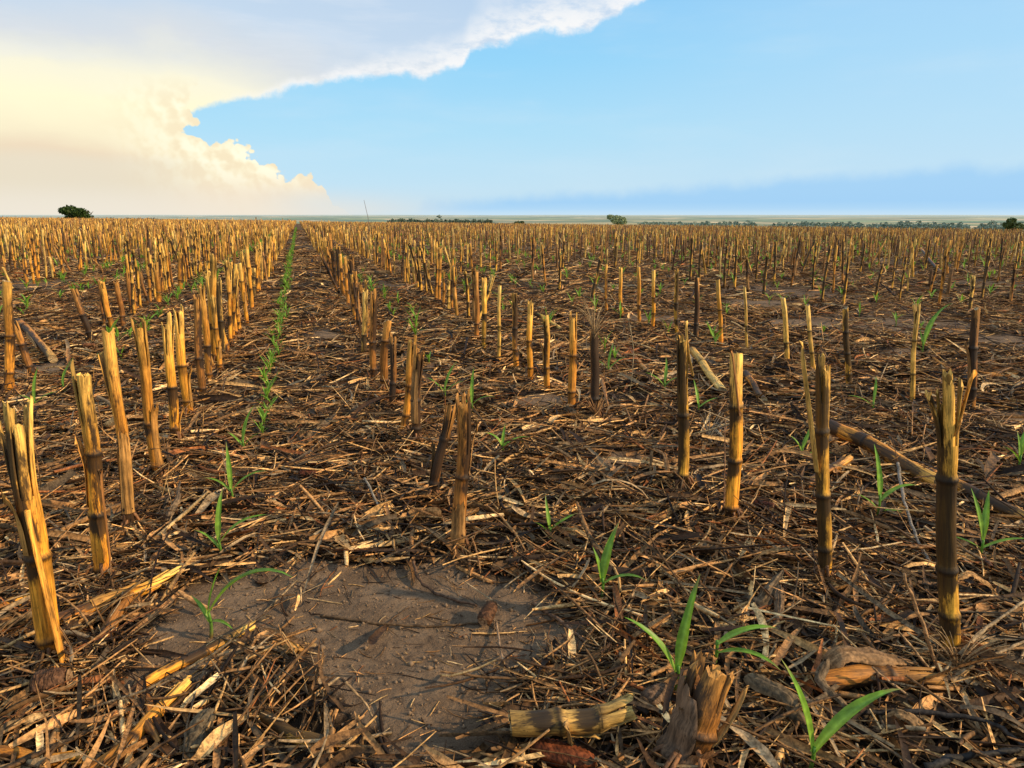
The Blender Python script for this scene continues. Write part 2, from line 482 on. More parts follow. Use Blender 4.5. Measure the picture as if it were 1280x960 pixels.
# base pixel, top pixel, width in pixels, style, row, extras, label
def S(b, t, w, style, row, label, **k): return dict(b=b, t=t, w=w, style=style, row=row, label=label, **k)
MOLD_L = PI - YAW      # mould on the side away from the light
HAND = [
 S((69, 832), (20, 506), 29, 'gold', -1, 'thick golden corn stalk split into strips at the left edge, bark slab in front', nodes=(.05, .19), strips=7, sl=.14, splay=.10, slabs=[((80, 832), (33, 640), 17, 'gold')], sheaths=[(.20, .30, -2.6, 1.5)]),
 S((129, 728), (100, 448), 21, 'gold', -1, 'golden corn stalk with cream split end and dark band halfway, second from left front', nodes=(.03, .145, .27), strips=3, sl=.125, splay=.03, slabs=[((137, 700), (124, 588), 8, 'brown')], sheaths=[(.16, .30, 3.0, 1.5)]),
 S((164, 664), (134, 412), 15, 'amber', -1, 'corn stalk with two pale yellow strips rising from a flared brown sheath', nodes=(.06, .22), strips=3, sl=.20, splay=.05, top='pale', sheaths=[(.05, .25, -1.2, 2.3), (.04, .2, 2.4, 1.4)], slabs=[((142, 520), (128, 416), 6, 'pale')]),
 S((198, 601), (174, 396), 15, 'amber', -1, 'brown corn stalk with yellow foot, between the flared sheath stalk and a slim golden pair', nodes=(.045, .165), strips=5, sl=.13, splay=.03, sheaths=[(.05, .22, -.6, 1.6)]),
 S((221, 558), (210, 392), 13, 'gold', -1, 'slim golden corn stalk with a dark brown middle and a short sheath at its foot', nodes=(.06, .19), strips=4, sl=.12, splay=.04, sheaths=[(.02, .12, .4, 1.7)]),
 S((237, 525), (222, 380), 12, 'gold', -1, 'slim yellow corn stalk leaning against its neighbour left of the green seedling line', nodes=(.07, .2), strips=4, sl=.1, splay=.04, sheaths=[(.05, .19, .2, 2.2)]),
 S((254, 501), (246, 370), 10, 'brown', -1, 'brown corn stalk with a yellow foot, seventh from the front left of the seedling line', nodes=(.05, .17), strips=4, sl=.06, splay=.03),
 S((263, 482), (252, 356), 9, 'amber', -1, 'amber corn stalk with ragged end, eighth from the front left of the seedling line', nodes=(.05, .17), strips=4, sl=.06, splay=.05),
 S((268, 456), (263, 341), 8, 'gold', -1, 'golden corn stalk with pale split top, ninth from the front left of the seedling line', nodes=(.05, .2), strips=4, sl=.10, splay=.05),
 S((278, 451), (272, 347), 8, 'pale', -1, 'pale corn stalk, tenth from the front left of the seedling line', nodes=(.05, .2), strips=4, sl=.08, splay=.05),
 S((12, 496), (9, 352), 12, 'amber', -2, 'upright reddish corn stalk at the left edge with bent fallen stalks beside it', nodes=(.1, .25), strips=0),
 S((43, 474), (17, 402), 10, 'brown', -2, 'short brown corn stalk leaning left beside the upright one at the left edge', nodes=(.06, .16), strips=4, sl=.04, splay=.05, root=True),
 S((116, 430), (91, 361), 9, 'dark', -2, 'dark corn stalk leaning steeply to the left, alone in a wet gap', nodes=(.07, .17), strips=4, sl=.05, splay=.06),
 S((141, 412), (127, 351), 7, 'amber', -2, 'amber corn stalk leaning left with a dark thinner stalk touching it', nodes=(.08,), strips=3, sl=.05, splay=.04),
 S((131, 408), (124, 350), 5, 'dark', -2, 'thin dark corn stalk touching the amber leaning one', nodes=(.08,), strips=0),
 S((155, 409), (145, 350), 7, 'brown', -2, 'brown leaning corn stalk right of the amber and dark pair', nodes=(.07,), strips=3, sl=.05, splay=.05),
 S((164, 396), (158, 341), 6, 'dark', -2, 'dark corn stalk of a close pair, the left one', nodes=(.08,), strips=3, sl=.04, splay=.04),
 S((172, 391), (162, 340), 6, 'amber', -2, 'amber footed corn stalk of a close pair, the right one', nodes=(.08,), strips=3, sl=.04, splay=.04),
 S((187, 383), (174, 338), 5, 'brown', -2, 'thin brown corn stalk leaning left behind the close pair', nodes=(.08,), strips=3, sl=.04, splay=.04),
 S((199, 381), (194, 328), 7, 'amber', -2, 'bright upright corn stalk with a bent leaf at its foot, second row left', nodes=(.1,), strips=3, sl=.06, splay=.04),
 S((226, 363), (226, 315), 7, 'amber', -2, 'stout reddish corn stalk split at the top, second row left of the seedling line', nodes=(.1,), strips=4, sl=.10, splay=.04),
 S((571, 692), (581, 488), 19, 'brown', 1, 'short brown corn stalk with split top, foremost in the row right of the seedling line', nodes=(.05, .175), strips=6, sl=.135, splay=.035, root=True, sheaths=[(.02, .12, -1.9, 2.4), (.18, .29, -.3, .8)]),
 S((537, 626), (566, 503), 14, 'dark', 1, 'dark corn stalk leaning right behind the foremost one of its row', nodes=(.05, .17), strips=5, sl=.09, splay=.04, root=True, sheaths=[(.05, .15, 2.6, 1.6)]),
 S((519, 558), (524, 430), 13, 'brown', 1, 'brown corn stalk with frayed split strips, right one of a pair', nodes=(.06, .15), strips=5, sl=.14, splay=.08, root=True, sheaths=[(.08, .26, -2.2, 1.8)]),
 S((504, 545), (514, 421), 11, 'amber', 1, 'reddish corn stalk with yellow foot, left one of a pair', nodes=(.07, .17), strips=4, sl=.09, splay=.05, root=True),
 S((491, 512), (492, 418), 9, 'dark', 1, 'dark narrow corn stalk between the pair and the knobbed one', nodes=(.1,), strips=4, sl=.1, splay=.03),
 S((480, 493), (484, 401), 11, 'brown', 1, 'brown corn stalk with a thick knob at its top', nodes=(.06, .225), strips=0, root=True),
 S((467, 478), (467, 362), 10, 'brown', 1, 'tall brown corn stalk rising behind the knobbed one', nodes=(.06, .18), strips=4, sl=.10, splay=.02),
 S((455, 442), (457, 362), 7, 'pale', 1, 'pale slim corn stalk beside the tall brown one', nodes=(.1,), strips=3, sl=.1, splay=.03),
 S((1187, 826), (1180, 464), 25, 'mouldy', 2, 'thick corn stalk with black middle, yellow foot and fanned out top splinters at right', nodes=(.085, .165, .318), strips=5, sl=.115, splay=.10, mold_side=MOLD_L, dark_mid=(.17, .33), root=True, slabs=[((1194, 545), (1216, 464), 7, 'gold')]),
 S((1031, 728), (1028, 446), 19, 'mouldy', 2, 'yellow corn stalk speckled with black mould, a tall pale splinter standing beside it', nodes=(.015, .075, .19, .318), strips=4, sl=.085, splay=.02, mold_side=MOLD_L, root=True, slabs=[((1021, 590), (1001, 428), 8, 'pale')]),
 S((914, 656), (922, 443), 19, 'gold', 2, 'clean yellow corn stalk with two dark rings and a brown stub behind its top', nodes=(.045, .16, .29), strips=0, cut=.004, mold_side=MOLD_L, slabs=[((924, 520), (914, 436), 6, 'brown')]),
 S((855, 616), (852, 420), 15, 'mouldy', 2, 'corn stalk with a black lower half and split yellow top, pale broken stalk behind it', nodes=(.05, .215), strips=4, sl=.145, splay=.03, mold_side=MOLD_L, dark_mid=(.07, .2), slabs=[((866, 470), (857, 402), 6, 'pale')]),
 S((745, 526), (743, 410), 12, 'dark', 2, 'dark corn stalk with a tuft of dry grass on top', nodes=(.08,), strips=3, sl=.06, splay=.03, root=True, sheaths=[(.0, .09, -.6, 2.0)]),
 S((715, 513), (717, 390), 11, 'amber', 2, 'reddish corn stalk with a pale yellow upper end, left of the grass tufted one', nodes=(.07, .205), strips=4, sl=.10, splay=.02),
 S((683, 490), (682, 394), 9, 'gold', 2, 'golden corn stalk with dark top sheath, a leaf hanging at its foot', nodes=(.1,), strips=3, sl=.07, splay=.03, sheaths=[(.1, .2, 2.6, 2.2)]),
 S((663, 476), (663, 375), 8, 'gold', 2, 'slim golden corn stalk, fourth to the left of the grass tufted one', nodes=(.06, .18), strips=3, sl=.06, splay=.03),
 S((645, 463), (643, 363), 8, 'amber', 2, 'corn stalk with dark foot and pale top, just left of a slim golden one', nodes=(.1, .2), strips=3, sl=.08, splay=.03),
 S((624, 453), (624, 357), 5, 'pale', 2, 'thin pale yellow corn stalk alone left of the golden ones', nodes=(.08, .18), strips=0),
 S((606, 438), (606, 347), 7, 'mouldy', 2, 'pale corn stalk with blackened foot, right one of two close together', nodes=(.07, .2), strips=3, sl=.09, splay=.03),
 S((596, 426), (595, 340), 7, 'brown', 2, 'brown and pale corn stalk, left one of two close together', nodes=(.1,), strips=3, sl=.10, splay=.03),
 S((1213, 519), (1221, 386), 11, 'dark', 4, 'dark reddish corn stalk behind the fanned out splinters at the right edge', nodes=(.1, .25), strips=0, mold_side=MOLD_L, sheaths=[(.12, .27, 2.6, 2.0)]),
 S((1140, 505), (1146, 378), 7, 'pale', 4, 'thin bent pale corn stalk with a frayed tip, beside long green leaf', nodes=(.12, .25), strips=2, sl=.08, splay=.12),
 S((1062, 485), (1056, 385), 8, 'mouldy', 4, 'pale corn stalk with dark rings, third to the left of the dark reddish one', nodes=(.06, .15, .24), strips=0),
 S((1016, 467), (1010, 381), 6, 'pale', 4, 'thin pale corn stalk leaning left with a yellow foot', nodes=(.1, .2), strips=0),
 S((983, 453), (979, 372), 7, 'pale', 4, 'pale corn stalk with one dark ring halfway, left of a thin leaning one', nodes=(.1,), strips=0),
 S((934, 442), (931, 358), 4, 'pale', 4, 'very thin pale corn stalk standing alone in front of wet soil', nodes=(.15,), strips=0),
 S((902, 431), (897, 350), 6, 'gold', 4, 'smooth golden corn stalk leaning slightly left, fourth row right', nodes=(.1, .2), strips=0),
 S((870, 426), (871, 347), 7, 'dark', 4, 'dark brown corn stalk behind the black footed split one', nodes=(.1,), strips=0),
 S((846, 420), (846, 335), 6, 'mouldy', 4, 'yellow and black corn stalk rising directly behind the black footed split one', nodes=(.1, .2), strips=3, sl=.06, splay=.03),
 S((816, 411), (817, 338), 5, 'gold', 4, 'slim golden corn stalk with dark top, fourth row right', nodes=(.1, .2), strips=0),
 S((799, 404), (798, 333), 5, 'amber', 4, 'amber corn stalk with pale top beside small puddled soil', nodes=(.12,), strips=0),
 S((777, 396), (776, 333), 5, 'gold', 4, 'yellow corn stalk with ragged split top, fourth row right', nodes=(.1,), strips=3, sl=.06, splay=.04),
 S((759, 391), (758, 331), 4, 'amber', 4, 'amber slim corn stalk left of a yellow ragged one, fourth row right', nodes=(.1,), strips=0),
]

def lean_matrix(d):
    return Vector((0, 0, 1)).rotation_difference(Vector(d)).to_matrix()

def make_stalk(spec, seed):
    rng = np.random.default_rng(seed)
    P = at(*spec['b']); T = above(P, *spec['t'], back=rng.uniform(-.015, .015))
    d = T - P; L = float(np.linalg.norm(d)); depth = float((P - EYE) @ FWD)
    r = .5 * spec['w'] * depth / FPX * .87
    root = tag(empty('corn_stalk', P), spec['label'], 'corn stalk', G_STALK)
    R = lean_matrix(d / L); root.rotation_euler = R.to_euler()
    Ri = np.array(R.inverted())
    sl = min(spec.get('sl', .06), L * .55)
    nodes = [n for n in spec['nodes'] if n < L - .02]
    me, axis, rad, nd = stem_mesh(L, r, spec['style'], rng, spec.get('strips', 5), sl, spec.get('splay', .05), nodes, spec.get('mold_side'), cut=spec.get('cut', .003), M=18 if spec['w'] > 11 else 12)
    if 'dark_mid' in spec:
        z0, z1 = spec['dark_mid']; n = len(me.vertices)
        co = np.zeros(n * 3, np.float32); me.vertices.foreach_get('co', co); z = co.reshape(-1, 3)[:, 2]
        ca = np.zeros(n * 4, np.float32); me.attributes['tint'].data.foreach_get('color', ca); ca = ca.reshape(-1, 4)
        k = sstep(z0 - .02, z0 + .02, z) * (1 - sstep(z1 - .015, z1 + .01, z))
        ca[:, :3] *= (1 - .38 * k)[:, None]; ca[:, 3] = np.clip(ca[:, 3] + .22 * k, 0, 1)
        me.attributes['tint'].data.foreach_set('color', ca.ravel())
    link('stem', me, root)
    for (z0, z1, a0, span) in spec.get('sheaths', []):
        link('leaf_sheath', sheath_mesh(axis, rad, z0, min(z1, L), a0, span, spec['style'], rng, flare=.006 + .008 * rng.random()), root)
    for (b, t, w, st) in spec.get('slabs', []):
        pb = above(P - FH * r * 1.25, *b); pt = above(P - FH * r * 1.25, *t)
        pb, pt = Ri @ (pb - P), Ri @ (pt - P)
        link('splinter', splinter_mesh(pb, pt, w * depth / FPX, .004, np.array(STYLE[st][0]) * .95 + .02, rng, bow=.004), root)
    if spec.get('root') or spec['w'] > 11:
        link('brace_roots', roots_mesh(r, rng), root)
    return root

hand_by_row = {}
for i, s in enumerate(HAND):
    make_stalk(s, 100 + i)
    hand_by_row.setdefault(s['row'], []).append(at(*s['b'])[1])

# ---- prototypes for the rest of the rows
PROTO = []
for i in range(16):
    rng = np.random.default_rng(500 + i)
    st = ['gold', 'amber', 'brown', 'mouldy', 'gold', 'pale', 'amber', 'dark', 'gold', 'mouldy', 'pale', 'amber', 'brown', 'gold', 'mouldy', 'amber'][i]
    L = .44
    strips = [4, 0, 5, 3, 0, 4, 3, 4, 5, 0, 3, 0, 4, 3, 4, 5][i]
    me, axis, rad, nd = stem_mesh(L, .0135, st, rng, strips, rng.uniform(.05, .12), rng.uniform(.02, .08), None, MOLD_L if st == 'mouldy' else None, M=9, K=18)
    z0 = rng.uniform(.02, .16)
    sh = sheath_mesh(axis, rad, z0, z0 + rng.uniform(.09, .18), rng.uniform(0, 6.28), rng.uniform(1.4, 2.8), st, rng, flare=.012)
    zz = rng.uniform(.2, .3); aa = rng.uniform(0, 6.28)
    sp_ = splinter_mesh((.013 * math.cos(aa), .013 * math.sin(aa), zz), (.03 * math.cos(aa) + rng.uniform(-.02, .02), .03 * math.sin(aa), zz + rng.uniform(.1, .2)), .009, .003, np.array(STYLE[st][1]) * .8, rng)
    rt = roots_mesh(.0135, rng, 7)
    PROTO.append((st, strips, me, sh, sp_, rt))

LOOK = {'gold': 'golden', 'amber': 'amber', 'brown': 'brown', 'mouldy': 'blackened yellow', 'pale': 'pale', 'dark': 'dark'}
WORDS = 'first second third fourth fifth sixth seventh eighth ninth tenth eleventh twelfth thirteenth fourteenth fifteenth sixteenth seventeenth eighteenth nineteenth twentieth'.split()

def row_name(i):
    side = 'left' if i < 0 else 'right'
    if abs(i) == 1: return 'row just %s of the green line' % side
    return '%s row %s of the green line' % (WORDS[abs(i) - 1], side)

def row_x(i):
    if i in ROWS: return ROWS[i][0]
    return (-.405 + .775 * (i + 1)) if i < 0 else (.355 + .745 * (i - 1) + (.05 if i > 4 else 0))

START = {-1: 3.25, -2: 5.2, -3: 9.0, -4: 6.2, 1: 3.9, 2: 4.3, 3: 7.6, 4: 5.5, 5: 9.0, 6: 4.4}
CAND = []     # x, y, height, lean, style index, row
for i in list(range(-190, 0)) + list(range(1, 300)):
    X = row_x(i)
    y = START.get(i, 1.0 if i < 0 else 1.6) + random.uniform(0, .2)
    rg = random.Random(7000 + i)
    if i == 1: hh = .34
    while y < 175:
        r = math.hypot(X, y)
        if r > float(field_end(X, y)) + 4: break
        far = r > 34
        step = (rg.uniform(.075, .20) if abs(i) == 1 or i == 2 else rg.uniform(.11, .25) if i < 0 else rg.uniform(.16, .32)) * (1.0 if r < 34 else (1.45 if r < 70 else 2.4))
        y += step
        # the photo's thin zones right of the lane
        dens = float(vnoise(X / 3.2, y / 4.5, 41))
        keep = .95 if i < 3 else .46 + .34 * dens
        if i > 2 and 6 < y + X * .3 < 26: keep = .34 + .55 * dens
        if i > 2 and y < 8: keep = .5
        if rg.random() > keep: continue
        az = math.degrees(math.atan2(X, y)) - math.degrees(YAW)
        if abs(az) > 43 and r > 4: continue
        h = {1: rg.gauss(.33, .035)}.get(i, rg.gauss(.45 if i < 0 else .42, .07))
        if i > 2 and y > 9: h *= .90
        if rg.random() < .10: h *= rg.uniform(.45, .8)
        if i == 1: h += min(.08, .008 * y)
        CAND.append((X + rg.gauss(0, .022), y, max(.2, h), rg.gauss(0, .05 if rg.random() < .85 else .22), rg.gauss(0, .05), i, rg.random(), rg.random()))
CAND = np.array(CAND)
gz = ground(CAND[:, 0], CAND[:, 1])
bx_, by_, bz_ = project(np.stack([CAND[:, 0], CAND[:, 1], gz], -1))
tx_, ty_, _ = project(np.stack([CAND[:, 0], CAND[:, 1], gz + CAND[:, 2]], -1))
inview = (bz_ > .3) & (bx_ > -5) & (bx_ < 1285) & (ty_ < 955)
size = np.where(inview, by_ - ty_, 0)
order = np.argsort(-size)
N_IND = 300 - len(HAND)
chosen = set(int(k) for k in order[:N_IND] if size[k] > 0)
rank = {}
for i in set(int(CAND[k, 5]) for k in chosen):
    ks = sorted((k for k in chosen if int(CAND[k, 5]) == i), key=lambda k: CAND[k, 1])
    off = len(hand_by_row.get(i, []))
    for j, k in enumerate(ks): rank[k] = j + off

def pick_style(i, u, v):
    if i == -1 or i < -3: pool = [0, 4, 8, 13, 0, 8, 1, 6, 11, 5, 2]
    elif i == 1: pool = [2, 12, 1, 6, 7, 2, 15, 11]
    else: pool = [0, 1, 2, 3, 4, 5, 6, 7, 9, 10, 11, 14, 3, 9, 14, 15]
    return pool[int(u * len(pool)) % len(pool)]

for k in sorted(chosen):
    X, Y, h, lx, ly, i, u, v = CAND[k]; i = int(i)
    pi_ = pick_style(i, u, v); st, strips, me, sh, sp_, rt = PROTO[pi_]
    j = rank[k]
    if j < len(WORDS): lab = '%s corn stalk, %s from the front, %s' % (LOOK[st], WORDS[j], row_name(i))
    else: lab = '%s corn stalk past the twentieth, %s' % (LOOK[st], row_name(i))
    d = Vector((lx, ly, 1)).normalized()
    q = Vector((0, 0, 1)).rotation_difference(d) @ Quaternion((0, 0, 1), v * 6.283 if st != 'mouldy' else (v - .5) * 1.2)
    s = h / .44; sw = .62 + .38 * v
    loc = (X, Y, float(ground(X, Y)))
    if size[k] > 34:
        root = empty('corn_stalk', loc)
        link('stem', me, root)
        if v < .75: link('leaf_sheath', sh, root)
        if u < .45: link('splinter', sp_, root)
        if size[k] > 60: link('brace_roots', rt, root)
    else:
        root = link('corn_stalk', me); root.location = loc
    root.rotation_euler = q.to_euler(); root.scale = (sw, sw, s)
    tag(root, lab, 'corn stalk', G_STALK)

# ---- the stubble farther out, past counting: one mass
def far_stalks():
    rest = np.array([k for k in range(len(CAND)) if k not in chosen])
    D = CAND[rest]; n = len(D); M = 5
    g = terrain(D[:, 0], D[:, 1])
    r = np.hypot(D[:, 0], D[:, 1])
    rad = .0125 * (.8 + .5 * D[:, 7]) * (1 + .5 * sstep(30, 90, r))
    t = np.array([-.08, .28, .30, .62, .64, 1.0]); K = len(t)
    a = np.arange(M) * 2 * PI / M
    ax = np.stack([D[:, 0, None] + D[:, 3, None] * t * D[:, 2, None], D[:, 1, None] + D[:, 4, None] * t * D[:, 2, None], g[:, None] + t * D[:, 2, None]], -1)
    V = ax[:, :, None, :] + rad[:, None, None, None] * np.stack([np.cos(a), np.sin(a), 0 * a], -1)[None, None]
    V[:, -1, :, 2] += RNG.uniform(-.03, .02, (n, M))
    pal = np.array([[.74, .39, .06], [.56, .265, .045], [.34, .155, .04], [.68, .43, .12], [.17, .08, .028], [.80, .48, .11]])
    right = (D[:, 0] > 2.0)
    pi_ = np.where(right, RNG.choice(6, n, p=[.16, .22, .24, .14, .18, .06]), RNG.choice(6, n, p=[.26, .28, .18, .08, .09, .11]))
    c = pal[pi_] * RNG.uniform(.55, 1.15, (n, 1))
    C = np.ones((n, K, M, 4)); C[..., :3] = c[:, None, None, :]
    C[:, 1:3, :, :3] *= RNG.uniform(.35, 1, (n, 1, 1, 1)); C[:, 3, :, :3] *= RNG.uniform(.5, 1.1, (n, 1, 1)); C[:, -1, :, :3] = C[:, -1, :, :3] * 1.15 + .03
    C[..., 3] = 0
    q = grid_quads(K, M, True)
    Q = (q[None] + (np.arange(n) * K * M)[:, None, None]).reshape(-1, 4)
    mb = MB(); mb.add(V.reshape(-1, 3), Q, C.reshape(-1, 4))
    # torn leaves hanging from some of them
    m = RNG.random(n) < .5; Dm = D[m]; nm = len(Dm); gm = g[m]; tt = np.linspace(0, 1, 4)
    an = RNG.uniform(0, 2 * PI, nm); ln = RNG.uniform(.08, .28, nm); up = RNG.uniform(-1.0, .9, nm); h0 = Dm[:, 2] * RNG.uniform(.2, .95, nm)
    d = np.stack([np.cos(an), np.sin(an)], -1)
    P = np.zeros((nm, 4, 3))
    P[..., 0] = Dm[:, 0, None] + d[:, 0, None] * ln[:, None] * tt * .55; P[..., 1] = Dm[:, 1, None] + d[:, 1, None] * ln[:, None] * tt * .55
    P[..., 2] = np.maximum(gm[:, None] + .004, gm[:, None] + h0[:, None] + ln[:, None] * up[:, None] * tt - .05 * tt ** 2)
    w = .010 * (1 + sstep(30, 90, r[m]))[:, None, None] * np.array([.5, 1, .8, .1])[None, :, None] * np.stack([-d[:, 1], d[:, 0], 0 * an], -1)[:, None, :]
    V2 = np.stack([P - w, P + w], 2)
    C2 = np.ones((nm, 4, 2, 4)); C2[..., :3] = (np.array([.40, .25, .10]) * RNG.uniform(.35, 1.2, (nm, 1)))[:, None, None]; C2[..., 3] = 0
    Q2 = (grid_quads(4, 2, False)[None] + (np.arange(nm) * 8)[:, None, None]).reshape(-1, 4)
    mb.add(V2.reshape(-1, 3), Q2, C2.reshape(-1, 4))
    o = mb.build('field_stubble', M_FAR, smooth=False)
    tag(o, 'mass of golden brown cut corn stubble stretching to the far edge of the field', 'stubble'); o['kind'] = 'stuff'
far_stalks()

# ------------------------------------------------------------------ seedlings
def leaf_strip(mb, az, L, w, z0, el0, el1, rng, twist=.3, base=(.25, .40, .035), tip=(.14, .32, .016), K=10):
    t = np.linspace(0, 1, K)
    el = el0 + (el1 - el0) * t ** 1.3
    ds = L / (K - 1)
    azs = az + rng.uniform(-.35, .35) * t
    x = np.concatenate([[0], np.cumsum(np.cos(el[:-1]) * ds)]); z = z0 + np.concatenate([[0], np.cumsum(np.sin(el[:-1]) * ds)])
    P = np.stack([x * np.cos(azs), x * np.sin(azs), np.maximum(z, .003)], -1)
    T = np.gradient(P, axis=0); T /= np.linalg.norm(T, axis=1, keepdims=True)
    S0 = np.stack([-np.sin(azs), np.cos(azs), 0 * azs], -1); U = np.cross(S0, T) * -1
    tw = twist * t * rng.uniform(-1, 1)
    S_ = S0 * np.cos(tw)[:, None] + U * np.sin(tw)[:, None]; U_ = np.cross(T, S_)
    prof = np.clip(np.minimum(.42 + 2.2 * t, 1) * (1 - t ** 2.6) , .02, 1) * (1 + .06 * np.sin(11 * t + rng.uniform(0, 6)))
    hw = .5 * w * 1.04 * prof
    V = np.stack([P - S_ * hw[:, None] + U_ * (hw * .35)[:, None], P - S_ * (hw * .5)[:, None] + U_ * (hw * .08)[:, None], P, P + S_ * (hw * .5)[:, None] + U_ * (hw * .08)[:, None], P + S_ * hw[:, None] + U_ * (hw * .35)[:, None]], 1)
    c = np.array(base) * (1 - t[:, None]) + np.array(tip) * t[:, None]
    c = np.repeat(c[:, None, :], 5, 1); c[:, 2] = c[:, 2] * 1.35 + .02
    c = c * rng.uniform(.85, 1.15)
    if rng.random() < .55: c[-2:] = c[-2:] * .4 + np.array([.35, .25, .08]) * .6
    mb.add(V.reshape(-1, 3), grid_quads(K, 5, False), np.concatenate([c, np.ones((K, 5, 1))], -1).reshape(-1, 4))

def seedling_meshes(h, leaves, rng):
    """stem mesh and one mesh per leaf; leaves = (azimuth, length, width, start height, elevation at base, at tip)"""
    mb = MB(); z = np.linspace(-.012, h, 6)
    P = np.stack([.002 * np.sin(z * 60), .002 * np.cos(z * 50), z], -1)
    c = np.array([[.30, .10, .06], [.26, .16, .06], [.20, .28, .06], [.17, .33, .05], [.15, .33, .04], [.14, .33, .04]])
    tube(mb, P, np.linspace(.0036, .0022, 6), 7, np.hstack([c, np.ones((6, 1))]))
    out = [mb.mesh('stem', M_GREEN)]
    for l in leaves:
        m2 = MB(); leaf_strip(m2, *l, rng); out.append(m2.mesh('leaf', M_GREEN))
    return out

G_SEED = 'young corn seedlings between the stubble rows'
def seedling(loc, meshes, label, rz=0.0, s=1.0):
    root = tag(empty('corn_seedling', loc), label, 'seedling', G_SEED)
    root.rotation_euler = (0, 0, rz); root.scale = (s, s, s)
    link('stem', meshes[0], root)
    for m in meshes[1:]: link('leaf', m, root)
    return root

